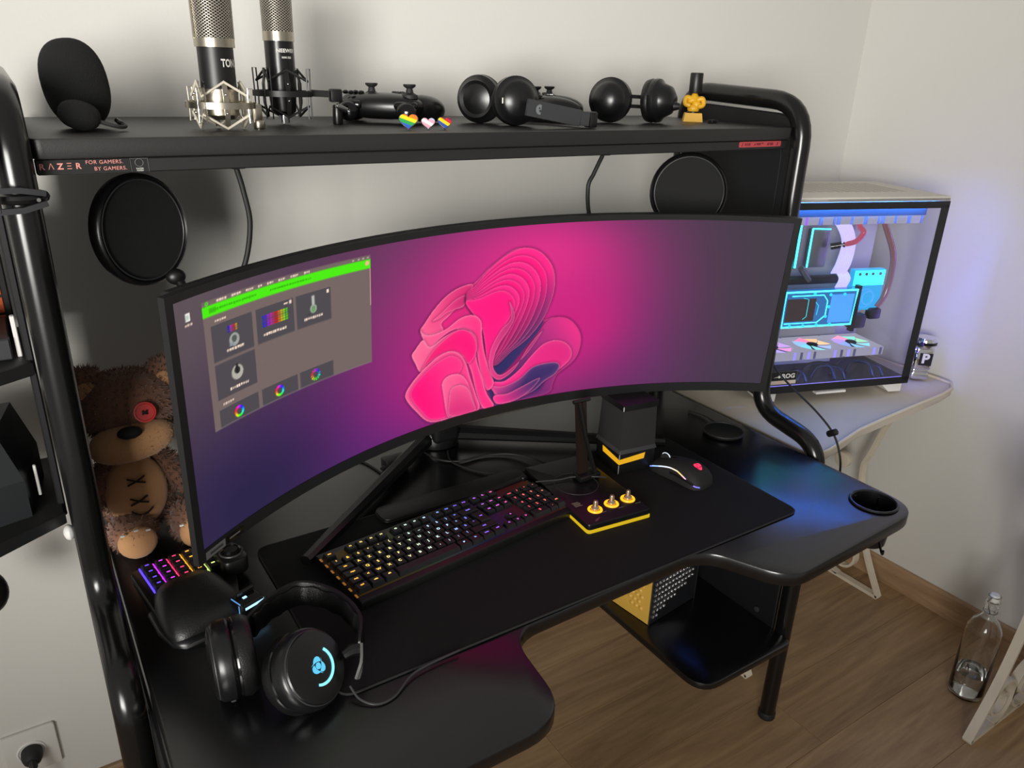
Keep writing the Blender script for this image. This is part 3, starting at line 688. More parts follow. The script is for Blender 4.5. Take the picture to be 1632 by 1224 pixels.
# ---- keyboard
kb = thing('keyboard', 'full size black keyboard with rainbow backlit keys on the desk mat', 'keyboard', (0.548, 0.992, ZP), 0.118)
B().box((0, 0, 0.008), (0.440, 0.150, 0.016), 0.003, 2).obj('case', m_blk, kb)
stops = [(0, 'ffae3c'), (.12, 'ffd45c'), (.24, 'f6ee9c'), (.33, 'd8ffdc'), (.42, 'd2f6ff'), (.50, '9cc4ff'), (.57, '6f7dff'), (.64, '9a62ff'), (.71, 'd56cf0'), (.78, 'ff62a8'), (.86, 'ff5a6e'), (.94, 'ff7660'), (1, 'ffa060')]
def grad(u):
    for (a, c), (d, e) in zip(stops, stops[1:]):
        if u <= d:
            t = (u-a)/(d-a); return c8(c)*(1-t)+c8(e)*t
    return c8(stops[-1][1])
GL = []
for i in range(24):
    c = grad((i+.5)/24); GL.append(glow('key_light_%02d' % i, ''.join('%02x' % int(max(0, min(1, v))*255) for v in c), 1.6))
U = 0.01905; X0 = -0.2145; Y0 = 0.0515
def capmesh(w):
    b = B(); hw, hd = w*U/2-0.0005, U/2-0.0005; tw, td = hw-0.0023, hd-0.0026
    z0, z1 = 0.0155, 0.0245
    lo = [b.bm.verts.new(p) for p in ((-hw, -hd, z0), (hw, -hd, z0), (hw, hd, z0), (-hw, hd, z0))]
    mi = [b.bm.verts.new(p) for p in ((-tw-.0006, -td-.0004, z1-.001), (tw+.0006, -td-.0004, z1-.001), (tw+.0006, td+.0010, z1-.001), (-tw-.0006, td+.0010, z1-.001))]
    hi = [b.bm.verts.new(p) for p in ((-tw, -td, z1), (tw, -td, z1), (tw, td+.0006, z1), (-tw, td+.0006, z1))]
    for A, C in ((lo, mi), (mi, hi)):
        for i in range(4): b.bm.faces.new((A[i], A[(i+1) % 4], C[(i+1) % 4], C[i]))
    b.bm.faces.new(hi); return b.mesh('keycap', 0)
m_key = M('keycap_plastic', '17171a', 0.45)
CAP = {}; LEG = {}
def key(x, row, w, leg, lw=1.0, hgt=None):
    cx = X0+(x+w/2)*U; cy = Y0-row*U-(0.006 if row > 0 else 0)
    if (w, hgt) not in CAP:
        CAP[(w, hgt)] = capmesh(w)
        if hgt:
            for v in CAP[(w, hgt)].vertices: v.co.y *= 1+(hgt-1)*1.05
        CAP[(w, hgt)].materials.append(m_key)
    k = mkobj('keycap', CAP[(w, hgt)], None, kb); k.location = (cx, cy-(hgt-1)*U/2 if hgt else cy, 0)
    if leg:
        if leg not in LEG:
            me = textmesh(leg, 0.0074 if len(leg) == 1 else 0.0046, 0, bold=0.00022)
            for v in me.vertices: v.co.z = 0.02465
            me.materials.clear(); LEG[leg] = me
        lo = bpy.data.objects.new('legend', LEG[leg] if not LEG[leg].materials else LEG[leg].copy()); COL.objects.link(lo); lo.parent = k
        lo.data.materials.clear(); lo.data.materials.append(GL[int(min(23, max(0, (x+w/2)/22.5*24)))])
        lo.location = (0, 0.0012, 0)
key(0, 0, 1, 'esc')
for i in range(12): key(2+i+(i//4)*0.5, 0, 1, 'F%d' % (i+1))
for i, l in enumerate(('PS', 'SL', 'PB')): key(15.25+i, 0, 1, l)
for i, l in enumerate('²&é"\'(-è_çà)='): key(i, 1, 1, l)
key(13, 1, 2, 'back')
key(0, 2, 1.5, 'tab')
for i, l in enumerate('AZERTYUIOP^$'): key(1.5+i, 2, 1, l)
key(13.75, 2, 1.25, 'ret', hgt=2)
key(0, 3, 1.75, 'caps')
for i, l in enumerate('QSDFGHJKLMù*'): key(1.75+i, 3, 1, l)
key(0, 4, 1.25, 'maj'); key(1.25, 4, 1, '<')
for i, l in enumerate('WXCVBN,;:!'): key(2.25+i, 4, 1, l)
key(12.25, 4, 2.75, 'maj')
for x, w, l in ((0, 1.25, 'ctrl'), (1.25, 1.25, 'win'), (2.5, 1.25, 'alt'), (3.75, 6.25, ''), (10, 1.25, 'gr'), (11.25, 1.25, 'fn'), (12.5, 1.25, 'mnu'), (13.75, 1.25, 'ctrl')): key(x, 5, w, l)
for i, l in enumerate(('ins', 'hm', 'pu', 'del', 'end', 'pd')): key(15.25+i % 3, 1+i//3, 1, l)
key(16.25, 4, 1, '^')
for i, l in enumerate(('<', 'v', '>')): key(15.25+i, 5, 1, l)
for i, l in enumerate(('num', '/', '*', '-')): key(18.5+i, 1, 1, l)
for i, l in enumerate('789'): key(18.5+i, 2, 1, l)
for i, l in enumerate('456'): key(18.5+i, 3, 1, l)
for i, l in enumerate('123'): key(18.5+i, 4, 1, l)
key(18.5, 5, 2, '0'); key(20.5, 5, 1, '.'); key(21.5, 2, 1, '+', hgt=2); key(21.5, 4, 1, 'ent', hgt=2)
# light escaping between the keys: lit under-plate with a colour per point
def lightplate(nm, x0, x1, y0, y1, z, fn, parent, strength, nx=60):
    me = bpy.data.meshes.new(nm); vs = []; fs = []; cs = []
    for i in range(nx+1):
        x = x0+(x1-x0)*i/nx; c = lin(fn(i/nx)); vs += [(x, y0, z), (x, y1, z)]; cs += [c+(1,), c+(1,)]
        if i: fs.append((2*i-2, 2*i, 2*i+1, 2*i-1))
    me.from_pydata(vs, [], fs); a_ = me.color_attributes.new('pic', 'FLOAT_COLOR', 'POINT')
    a_.data.foreach_set('color', np.array(cs, np.float32).ravel())
    return mkobj(nm, me, attrmat(nm+'_light', strength, 0.5, '0a0a0a'), parent)
lightplate('light_plate', -0.2145, 0.2145, -0.0625, 0.0615, 0.0163, grad, kb, 0.03)
for i in range(7):
    y = 0.055-i*0.019
    B().box((-0.2185, y, 0.0166), (0.003, 0.008, 0.001)).obj('edge_light', glow('amber_edge', 'c07a2a', 0.5), kb, smooth=0)
b = B(); b.box((0.17, 0.0625, 0.0195), (0.075, 0.010, 0.006), 0.002, 2); b.obj('media_bar', m_blks, kb)
B().cyl((0.212, 0.0625, 0.012), (0.212, 0.0625, 0.024), 0.0065, n=18, bev=0.001).obj('volume_roller', m_blks, kb)

wr = thing('wrist_rest', 'flat black padded wrist rest lying behind the keyboard', 'wrist rest', (0.62, 1.112, ZP), 0.0)
B().prism(rrect(0.315, 0.052, 0.018), 0.0004, 0.006, 0.002, 2).obj('base', m_blk, wr)
B().prism(rrect(0.313, 0.05, 0.018), 0.006, 0.0095, 0.002, 2).obj('cushion', m_lea, wr)

# ---- mouse
def loft(b, secs, n=18, m=None):
    """secs: (y, halfwidth, height, xoff)"""
    rings = []
    for y, w, h, xo in secs:
        ring = []
        for j in range(n):
            a = PI*j/(n-1)
            cx, sz = math.cos(a), math.sin(a)
            ring.append(b.bm.verts.new(Vector((xo+w*math.copysign(abs(cx)**0.62, cx), y, h*abs(sz)**0.75))))
        rings.append(ring)
    for A, C in zip(rings, rings[1:]):
        for j in range(n-1): b.bm.faces.new((A[j], A[j+1], C[j+1], C[j]))
        b.bm.faces.new((A[-1], A[0], C[0], C[-1]))
    b.bm.faces.new(list(reversed(rings[0]))); b.bm.faces.new(rings[-1])
    if m is not None: b._x([v for r_ in rings for v in r_], m)
    return rings
ms = thing('computer_mouse', 'black gaming mouse with glowing red emblem and rainbow light strip', 'mouse', (1.056, 0.958, ZP), 0.16)
secs = [(0.062, 0.020, 0.008, 0), (0.060, 0.026, 0.014, 0), (0.050, 0.0305, 0.021, 0), (0.030, 0.0315, 0.029, 0), (0.010, 0.0305, 0.035, 0), (-0.010, 0.0305, 0.0385, 0), (-0.030, 0.033, 0.037, 0), (-0.045, 0.033, 0.031, 0), (-0.056, 0.029, 0.022, 0), (-0.062, 0.021, 0.012, 0), (-0.064, 0.012, 0.006, 0)]
b = B(); loft(b, secs); b.obj('shell', m_blkm, ms, smooth=60)
def mouse_pt(v, a, off=0.0006):
    i = min(len(secs)-2, int(v)); t = v-i; y, w, h, _ = [secs[i][q]*(1-t)+secs[i+1][q]*t for q in range(4)]
    cx, sz = math.cos(a), math.sin(a)
    return Vector(((w+off)*math.copysign(abs(cx)**0.62, cx), y, (h+off)*abs(sz)**0.75))
pts = [mouse_pt(1.2+7.6*i/40, PI-0.42+0.30*math.sin(PI*i/40)*0-0.18*math.sin(2*PI*i/40-0.6)) for i in range(41)]
seg_cols = ('7d8cff', '9cc8ff', 'd6e6ff', 'f2f0ff', 'fff0c8', 'ffd890', 'ffc4e0', 'd79cff', '9a7cff', '7a80ff')
for i in range(10):
    B().tube(pts[i*4:i*4+5], 0.0013, 6).obj('light_strip', glow('mouse_led_%d' % i, seg_cols[i], 1.3), ms)
b = B(); b.cyl((-0.004, 0.040, 0.024), (0.004, 0.040, 0.024), 0.0105, n=18); b.obj('scroll_wheel', m_rub, ms)
B().torus((0, 0.040, 0.024), 0.0105, 0.0011, (1, 0, 0), 24, 6).obj('wheel_light', glow('wheel_light', 'e8f0ff', 1.2), ms)
B().tube([mouse_pt(0.6+3.2*i/10, PI/2, 0.0002) for i in range(11)], 0.0006, 5).obj('button_split', m_blkg, ms)
b = B(); b.tube([mouse_pt(4.2+3.4*i/10, PI-0.30, 0.0004) for i in range(11)], 0.0028, 6); b.obj('thumb_button', m_blks, ms)
def emblem(b, m, k):
    """three interlocked crescent heads"""
    for ang in (90, 210, 330):
        a0 = math.radians(ang); c = Vector((math.cos(a0)*0.33, math.sin(a0)*0.36))
        pts = []
        for i in range(9):
            t = i/8; a1 = a0-1.9+t*3.4; rr = 0.34+0.05*math.sin(6*t)
            pts.append(c+Vector((math.cos(a1), math.sin(a1)))*rr*1.25)
        inn = [c+(p-c)*(-0.15+0.5*abs(i/8-0.45)) for i, p in enumerate(pts)]
        tip = c+Vector((math.cos(a0+1.7), math.sin(a0+1.7)))*0.75
        vs = [b.bm.verts.new(m @ Vector((p.x*k, p.y*k, 0))) for p in pts+[tip]+list(reversed(inn))]
        b.bm.faces.new(vs)
    b.bm.faces.new([b.bm.verts.new(m @ Vector((0.3*k*math.cos(2*PI*i/8), 0.3*k*math.sin(2*PI*i/8), 0))) for i in range(8)])
    return b
em = B(); emblem(em, T(0.002, -0.036, 0.0375) @ RX(math.radians(-8+22)) @ RZ(PI), 0.0125)
for v in em.bm.verts:
    i = min(range(len(secs)-1), key=lambda q: abs(secs[q][0]-v.co.y)); 
    yy = v.co.y
    for q in range(len(secs)-1):
        if secs[q][0] >= yy >= secs[q+1][0]:
            t = (secs[q][0]-yy)/(secs[q][0]-secs[q+1][0]); h = secs[q][2]*(1-t)+secs[q+1][2]*t; w = secs[q][1]*(1-t)+secs[q+1][1]*t
            cx = min(0.95, abs(v.co.x)/w)**(1/0.62); v.co.z = h*max(0.01, math.sqrt(max(0, 1-cx*cx)))**0.75+0.0007
em.obj('emblem', glow('mouse_emblem', 'ff2f5c', 1.4), ms, smooth=0)

# ---- box speaker
spk = thing('box_speaker', 'black fabric box speaker with a yellow chevron band near its foot', 'speaker', (0.946, 1.024, ZP), -0.12)
def sq(w, z, c=0.040): return [(c-w/2, c-w/2), (c+w/2, c-w/2), (c+w/2, c+w/2), (c-w/2, c+w/2)]
def frust(b, w0, z0, w1, z1, c=0.040, r=0.002):
    A = [b.bm.verts.new((x, y, z0)) for x, y in rrect(w0, w0, r, 2, (c, c))]; C = [b.bm.verts.new((x, y, z1)) for x, y in rrect(w1, w1, r, 2, (c, c))]
    k = len(A)
    for i in range(k): b.bm.faces.new((A[i], A[(i+1) % k], C[(i+1) % k], C[i]))
    b.bm.faces.new(list(reversed(A))); b.bm.faces.new(C); return b
m_cloth = M('speaker_cloth', '1b1a1b', 0.95, bump=0.7, bscale=1200)
frust(B(), 0.086, 0.0004, 0.086, 0.046, 0.043).obj('base', m_blk, spk)
frust(B(), 0.091, 0.046, 0.086, 0.054, 0.043).obj('base_rim', m_dgrey, spk)
frust(frust(B(), 0.086, 0.054, 0.084, 0.075, 0.043), 0.084, 0.075, 0.080, 0.138, 0.043).obj('cloth_body', m_cloth, spk)
cap = frust(B(), 0.084, 0.138, 0.084, 0.150, 0.043).obj('top_cap', m_blks, spk)
b = B(); c0 = -0.0002
for zz in ((0.0225, 0.0335),):
    b.quad([(c0-0.0003, c0-0.0003, zz[0]), (c0+0.060, c0-0.0003, zz[0]+0.004), (c0+0.062, c0-0.0003, zz[1]+0.006), (c0-0.0003, c0-0.0003, zz[1])])
    b.quad([(c0-0.0003, c0+0.060, zz[0]+0.004), (c0-0.0003, c0-0.0003, zz[0]), (c0-0.0003, c0-0.0003, zz[1]), (c0-0.0003, c0+0.062, zz[1]+0.006)])
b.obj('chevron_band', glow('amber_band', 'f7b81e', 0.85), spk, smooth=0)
b = B()
for z0, z1 in ((0.002, 0.021), (0.035, 0.050)): b.tube([(c0-0.0002, c0-0.0002, z0), (c0-0.0002, c0-0.0002, z1)], 0.0009, 6)
b.tube([(0.0015, 0.0015, 0.139), (0.0015, 0.0015, 0.148)], 0.0013, 6)
b.obj('corner_trim', M('bright_trim', 'd8d4cf', 0.25, metal=0.6), spk)
B().cyl((0.045, c0-0.0006, 0.050), (0.045, c0+0.001, 0.050), 0.0016, n=10).obj('port', m_blkm, spk)

# ---- audio control pad with three lit knobs
mx_ = thing('audio_mixer', 'flat black control pad with three glowing yellow knobs and yellow rim', 'mixer', (0.757, 0.882, ZP), -0.09)
pp = fillet([(0, 0, .008), (0.135, 0, .006), (0.135, 0.235, .006), (0, 0.235, .006)], 4)
B().prism(pp, 0.007, 0.0185, 0.0015, 2).obj('body', m_blks, mx_)
B().prism(fillet([(-0.001, -0.001, .008), (0.136, -0.001, .006), (0.134, 0.11, .006), (0.001, 0.13, .006)], 4), 0.0005, 0.0072, 0.001, 1).obj('rim', glow('yellow_rim', 'f0c818', 0.75), mx_)
for kx, ky in ((0.040, 0.040), (0.0785, 0.044), (0.1165, 0.046)):
    kn = B().lathe([(0.0082, 0.0185), (0.0075, 0.024), (0.0045, 0.027), (0.0043, 0.035), (0.0035, 0.0375), (0, 0.038)], 18, T(kx, ky, 0)).obj('knob', M('knob_metal', 'b8a58c', 0.3, metal=0.8), mx_)
    B().torus((kx, ky, 0.0193), 0.0115, 0.0024, (0, 0, 1), 28, 8).obj('knob_light', glow('knob_light', 'ffb21a', 1.6), kn)
b = B()
for i in range(4): b.quad([(0.012, 0.062+i*0.004, 0.0188), (0.012+0.016-0.002*(i % 2), 0.062+i*0.004, 0.0188), (0.012+0.016-0.002*(i % 2), 0.0645+i*0.004, 0.0188), (0.012, 0.0645+i*0.004, 0.0188)])
for kx in (0.052, 0.09, 0.128): b.quad([(kx-0.008, 0.026, 0.0188), (kx+0.004, 0.026, 0.0188), (kx+0.004, 0.0275, 0.0188), (kx-0.008, 0.0275, 0.0188)])
b.obj('printing', M('grey_print', '7c7468', 0.6), mx_, smooth=0)
b = B(); 
for q in ([(0.018, 0.006), (0.028, 0.009), (0.026, 0.013), (0.022, 0.010)], [(0.020, 0.010), (0.032, 0.012), (0.034, 0.016), (0.026, 0.013)]): b.bm.faces.new([b.bm.verts.new((x, y, 0.0188)) for x, y in q])
b.obj('bird_mark', m_silver, mx_, smooth=0)
B().torus((0.06, 0.135, 0.0188), 0.042, 0.0007, (0, 0, 1), 40, 6).obj('groove_ring', m_dgrey, mx_)
st = thing('tablet_stand', 'dark upright holder arm standing on the black control pad', 'stand', (0.862, 1.022, ZP+0.0185), 0.0)
B().box((0, 0.0, 0.006), (0.050, 0.028, 0.012), 0.003, 2).obj('foot', m_blks, st)
B().tube([(-0.008, 0.004, 0.010), (-0.012, 0.008, 0.08), (-0.018, 0.012, 0.163)], 1.0, 4, flat=(0.011, 0.004), up=(1, 0, 0)).obj('arm', M('brown_sheen_black', '2a211c', 0.3, metal=0.4), st)  # brown of a reflection is put into the arm's colour
B().tube([(-0.028, 0.004, 0.163), (-0.016, -0.004, 0.10), (0.012, -0.010, 0.012)], 1.0, 4, flat=(0.0025, 0.0035), up=(1, 0, 0)).obj('brace', m_blk, st)
B().cyl((-0.036, 0.010, 0.163), (0.002, 0.010, 0.163), 0.004, n=10).obj('top_bar', m_blk, st)

def cable(name, pts, r, label, mat=m_rub, n=8, smooth=True, **k):
    o = B().tube(catmull(pts, n) if smooth else pts, r, 8).obj(name, mat); return tag(o, label, 'cable', k.get('group'))
cable('cable', [(0.652, 1.318, 0.7535), (0.662, 1.267, 0.7535), (0.695, 1.236, 0.7535), (0.753, 1.232, 0.7535), (0.802, 1.21, 0.755), (0.832, 1.165, 0.757), (0.84, 1.13, 0.7595)], 0.0022, 'glossy black cable looping behind the wrist rest to the control pad')
cable('cable', [(0.70, 1.290, 0.753), (0.683, 1.24, 0.753), (0.708, 1.181, 0.753), (0.73, 1.155, 0.7535)], 0.002, 'short black cable running from the monitor stand towards the keyboard')
cable('cable', [(0.50, 1.38, 0.752), (0.526, 1.334, 0.752), (0.538, 1.277, 0.752), (0.536, 1.24, 0.752)], 0.0018, 'thin black cable on the desk left of the monitor stand leg')
cable('cable', [(0.758, 1.046, 0.780), (0.804, 1.035, 0.777), (0.833, 1.028, 0.7785), (0.873, 1.004, 0.7795), (0.893, 1.0, 0.7745)], 0.0015, 'thin grey cable crossing the control pad beside the keyboard', m_dgrey)
o = thing('power_adapter', 'small black power brick on the desk behind the monitor stand leg', 'adapter', (0.575, 1.285, 0.75), 0.0)
B().box((0, 0, 0.012), (0.05, 0.03, 0.023), 0.004, 2).obj('body', m_blk, o); B().cyl((-0.025, -0.01, 0.012), (-0.036, -0.012, 0.010), 0.004, 0.003, 10).obj('strain_relief', m_rub, o)

chg = thing('wireless_charger', 'round black charging disc lying on the right of the desk', 'charger', (1.290, 1.060, 0.75))
B().lathe([(0, 0.0002), (0.040, 0.0002), (0.0455, 0.004), (0.046, 0.007), (0.044, 0.0085), (0.0415, 0.0075), (0, 0.0075)], 44).obj('disc', m_blk, chg)
B().torus((0, 0, 0.0082), 0.0438, 0.0018, (0, 0, 1), 44, 8).obj('rim', m_rub, chg)
B().tube(catmull([(0.02, 0.042, 0.005), (0.025, 0.06, 0.005), (0.03, 0.09, 0.003), (0.02, 0.13, 0.0025)], 6), 0.0018, 6).obj('lead', m_rub, chg)

# ---- keypad with palm rest
kp = thing('gaming_keypad', 'one-handed black keypad with rainbow lit keys and large palm rest', 'keypad', (0.075, 1.145, 0.75), 0.14)
B().prism(fillet([(-0.012, -0.19, .03), (0.085, -0.19, .03), (0.115, -0.10, .03), (0.118, 0.008, .012), (-0.012, 0.008, .012)], 5), 0.0004, 0.014, 0.004, 2).obj('base', m_blk, kp)
KC = [('6a4cff', 1.3), ('d83cff', 1.3), ('ff3f78', 1.3), ('ffb43c', 1.3), ('d6f08a', 1.3), ('8cf0d0', 1.0)]
km = B().box((0, 0, 0), (0.0158, 0.0160, 0.009), 0.0015, 1).mesh('keycap', 0); km.materials.append(m_key)
for ci in range(5):
    for ri in range(4):
        k = mkobj('keycap', km, None, kp); k.location = (0.012+ci*0.0205, -0.007-ri*0.0185, 0.0195)
        lg = B().box((0, 0.001, 0.0047), (0.0055, 0.0022, 0.0004)).obj('legend', glow('kp_led_%d' % ci, KC[ci][0], 1.6), k, smooth=0)
for ci in range(6):
    B().box((0.0022+ci*0.0205, -0.034, 0.0150), (0.0022, 0.074, 0.006), 0.0008, 1).obj('light_bar', glow('kp_bar_%d' % ci, KC[ci][0], 1.15), kp)
b = B(); rgs = []
psec = [(-0.196, 0.040, 0.012), (-0.190, 0.052, 0.024), (-0.170, 0.057, 0.033), (-0.140, 0.056, 0.042), (-0.110, 0.052, 0.045), (-0.088, 0.046, 0.040), (-0.080, 0.040, 0.030)]
loft(b, [(y, w, h, 0.040+(-y-0.08)*0.02) for y, w, h in reversed(psec)])
pr = b.obj('palm_rest', m_lea, kp, smooth=60)
b = B(); loft(b, [(-0.100, 0.060, 0.012, 0.041), (-0.150, 0.062, 0.015, 0.041), (-0.190, 0.056, 0.013, 0.042), (-0.203, 0.042, 0.010, 0.042)]); b.obj('rest_tray', m_blks, kp, smooth=60)
th = B().prism(fillet([(0.098, -0.10, .012), (0.140, -0.10, .016), (0.138, -0.055, .016), (0.120, -0.015, .008), (0.100, -0.02, .008)], 5), 0.010, 0.038, 0.005, 2).obj('thumb_module', m_blk, kp)
B().lathe([(0.0145, 0.036), (0.0150, 0.042), (0.012, 0.045), (0.010, 0.043), (0, 0.043)], 24, T(0.120, -0.072, 0)).obj('thumb_stick', m_blkg, th)
B().torus((0.120, -0.072, 0.0385), 0.0165, 0.002, (0, 0, 1), 26, 8).obj('stick_ring', m_dgrey, th)
B().lathe([(0.0075, 0.037), (0.0075, 0.041), (0.005, 0.043), (0, 0.0425)], 18, T(0.113, -0.036, 0)).obj('thumb_key', m_blkg, th)
dk = thing('light_cube', 'small dark block with a glowing pale blue chevron beside the palm rest', 'dongle dock', (0.196, 0.972, 0.75), 0.35)
B().prism(fillet([(-0.017, -0.017, .003), (0.017, -0.017, .003), (0.017, 0.017, .003), (-0.017, 0.017, .003)], 2), 0.0004, 0.034, 0.002, 1).obj('block', m_blkg, dk)
m_ice = glow('ice_light', 'a9dcff', 1.6); m_blu = glow('blue_light', '5f9ce0', 1.0)
b = B(); b.box((0, -0.0168, 0.028), (0.030, 0.0012, 0.004)); b.box((0.0168, 0, 0.028), (0.0012, 0.030, 0.004)); b.obj('chevron_light', m_ice, dk, smooth=0)
b = B(); b.box((-0.0168, -0.004, 0.017), (0.0012, 0.0018, 0.022)); b.box((-0.0168, 0.003, 0.032), (0.0016, 0.022, 0.0012)); b.obj('side_light', m_blu, dk, smooth=0)
B().box((0.003, 0.009, 0.0372), (0.028, 0.006, 0.0062), 0.001, 1).obj('cap', m_blks, dk)
B().box((-0.004, 0.0, 0.0345), (0.006, 0.004, 0.001)).obj('status_light', m_ice, dk, smooth=0)

# ---- headset
hd = thing('gaming_headset', 'black over-ear headset with glowing blue emblem lying at the desk front', 'headset', (0.20, 0.82, 0.75))
def cupset(c, ax, up, R, lit):
    c = Vector(c); m = T(*c) @ frame(ax, up)
    sh = B().lathe([(0, -0.004), (R*0.90, -0.004), (R, 0.002), (R*1.0, 0.010), (R*0.97, 0.017), (R*0.93, 0.020), (R*0.90, 0.021), (R*0.86, 0.0245), (R*0.6, 0.0275), (0, 0.0285)], 44, m).obj('ear_cup', m_blks, hd, True)
    B().torus(m @ Vector((0, 0, 0.0212)), R*0.885, 0.0012, m.to_3x3() @ Vector((0, 0, 1)), 44, 6).obj('cup_bead', m_dgrey, sh)
    B().torus(m @ Vector((0, 0, -0.0055)), R*0.93, 0.003, m.to_3x3() @ Vector((0, 0, 1)), 44, 8).obj('cup_seam', m_blkg, sh)
    pd = B(); k = 44
    prof_ = [(R*0.55, -0.009), (R*0.60, -0.020), (R*0.74, -0.027), (R*0.90, -0.025), (R*1.0, -0.016), (R*0.98, -0.006), (R*0.55, -0.005)]
    pd.lathe(prof_, k, m, cap=False); pd.obj('ear_pad', m_lea, hd, True, 60)
    B().lathe([(0, -0.010), (R*0.58, -0.010), (R*0.58, -0.008), (0, -0.008)], 24, m).obj('speaker_mesh', m_blkm, hd, True)
    return m, sh
mL, shL = cupset((0.141, 0.832, 0.8035), (-0.98, 0.12, -0.02), (0, 0, 1), 0.051, False)
mR, shR = cupset((0.214, 0.774, 0.793), (0.46, -0.68, 0.57), (0, 0, 1), 0.051, True)
m_cy = glow('cyan_emblem', '8ae4f8', 1.3); m_cb = glow('cyan_core', '5fc8f0', 1.1)
b = B(); b.tube([mR @ Vector((0.0225*math.cos(a), 0.0225*math.sin(a), 0.0284)) for a in np.linspace(-2.25, 0.55, 26)], 0.0018, 6); b.obj('ring_light', m_cy, shR)
b = B(); emblem(b, mR @ T(-0.001, 0.001, 0.0293) @ RZ(-0.15), 0.0145); b.obj('emblem', m_cb, shR, smooth=0)
# buttons on the left cup side
for i, (a, w) in enumerate(((-2.45, .0045), (-2.75, .002), (-3.1, .006), (-3.42, .003), (-3.66, .0018), (-3.88, .002))):
    p = mL @ Vector((0.0512*math.cos(a+PI*0.5+PI*0.0), 0.0512*math.sin(a+PI*0.5), 0.007)); 
    ax = (p-(mL @ Vector((0, 0, 0.007)))).normalized()
    B().box((0, 0, 0), (0.0035, w*1.4, 0.003), 0.0008, 1, T(*p) @ frame(ax, mL.to_3x3() @ Vector((0, 0, 1)))).obj('side_button', m_dgrey if i != 3 else m_grey, shL)
bandp = catmull([(0.156, 0.858, 0.812), (0.174, 0.874, 0.808), (0.210, 0.905, 0.803), (0.258, 0.915, 0.803), (0.296, 0.875, 0.800), (0.306, 0.815, 0.800), (0.287, 0.770, 0.798)], 8)
k = len(bandp)
bt = B().tube(bandp, [0.55+0.45*math.sin(PI*i/(k-1))**0.5 for i in range(k)], 8, flat=(0.021, 0.0065), up=(0, 0, 1)).obj('headband', m_lea, hd, True, 60)
inn = [p+Vector((0.225-p.x, 0.83-p.y, 0)).normalized()*0.0055 for p in bandp[8:-8]]
b = B(); kk = len(inn)
b.tube(inn, [1.0+0.10*math.sin(i*1.4) for i in range(kk)], 8, flat=(0.0165, 0.0045), up=(0, 0, 1)); b.obj('band_cushion', m_lea, bt, smooth=60)
for i, j in ((0, mL), (k-1, mR)):
    p = Vector(bandp[i]); cpt = j @ Vector((0, 0, 0.004))
    d = (p-cpt); e = cpt+d.normalized()*0.049
    B().tube([p, p.lerp(e, 0.5)+Vector((0, 0, 0.003)), e], [0.009, 0.008, 0.006], 8).obj('yoke', m_blks, hd, True)
B().tube(catmull([(0.289, 0.768, 0.806), (0.280, 0.748, 0.795), (0.271, 0.742, 0.778)], 4), 1.0, 4, flat=(0.0035, 0.0018), up=(0, 0, 1)).obj('yoke_trim', m_grey, hd, True)
cable('cable', [(0.262, 0.745, 0.768), (0.268, 0.728, 0.7575), (0.285, 0.713, 0.7535), (0.31, 0.714, 0.7535), (0.35, 0.735, 0.7575), (0.42, 0.741, 0.7575)], 0.0016, 'thin dark cable trailing from the headset along the mat edge', m_dgrey)

# ---- teddy bear
bear = thing('teddy_bear', 'brown plush teddy bear with a red button eye behind the monitor edge', 'teddy bear', (0.115, 1.265, 0.75))
m_fur = M('brown_plush', '7a5440', 0.95, var=0.25, vscale=60, sheen=0.4)
m_tan = M('tan_plush', 'b98a5e', 0.95, var=0.12, vscale=40, sheen=0.3, bump=0.3, bscale=600)
m_thr = M('dark_thread', '231812', 0.8)
b = B(); b.ell((0.105, 1.285, 0.845), (0.062, 0.052, 0.085), nu=24, nv=16); b.fur(2600, 0.009, seed=2); b.obj('body', m_fur, bear, True, 60)
b = B(); b.ell((0.112, 1.275, 0.990), (0.075, 0.062, 0.058), nu=28, nv=18); b.fur(2800, 0.008, seed=3); hdm = b.obj('head', m_fur, bear, True, 60)
for ex, s_ in ((0.058, 1), (0.172, 2)):
    b = B(); b.ell((ex, 1.278, 1.030), (0.032, 0.016, 0.032), nu=18, nv=12); b.fur(900, 0.009, (0, 0, 0.3), seed=s_); e_ = b.obj('ear', m_fur, bear, True, 60)
    B().ell((ex, 1.265, 1.024), (0.020, 0.008, 0.019), nu=16, nv=10).obj('ear_lining', m_tan, e_)
b = B(); b.ell((0.104, 1.222, 0.951), (0.062, 0.034, 0.031), RY(-0.12), nu=24, nv=14, e1=0.85); b.fur(1200, 0.003, seed=5); b.obj('muzzle', m_tan, bear, True, 60)
B().ell((0.100, 1.192, 0.978), (0.018, 0.012, 0.0095), nu=16, nv=10).obj('nose', M('black_felt', '0a0a0a', 0.8), bear, True)
ey = B().lathe([(0, -0.003), (0.0155, -0.003), (0.0165, 0), (0.0160, 0.0030), (0.0135, 0.0032), (0.0125, 0.0018), (0, 0.0018)], 26, T(0.127, 1.211, 0.999) @ frame((-0.05, -0.95, 0.30))).obj('button_eye', M('red_button', 'c0302c', 0.35), bear, True)
def stitch(b, c, w, h):
    x, y, z = c
    b.tube([(x-w, y, z-h), (x, y-0.003, z), (x+w, y, z+h)], 0.0017, 6); b.tube([(x-w, y, z+h), (x, y-0.0035, z), (x+w, y, z-h)], 0.0017, 6)
b = B(); stitch(b, (0.127, 1.2085, 0.9995), 0.0035, 0.0025); b.obj('eye_stitch', m_thr, ey)
b = B(); b.ell((0.100, 1.243, 0.852), (0.047, 0.022, 0.066), nu=22, nv=16); b.obj('belly_patch', m_tan, bear, True, 60)
for zc_ in (0.882, 0.846):
    b = B(); stitch(b, (0.0995, 1.219, zc_), 0.013, 0.006); b.obj('belly_stitch', m_thr, bear, True)
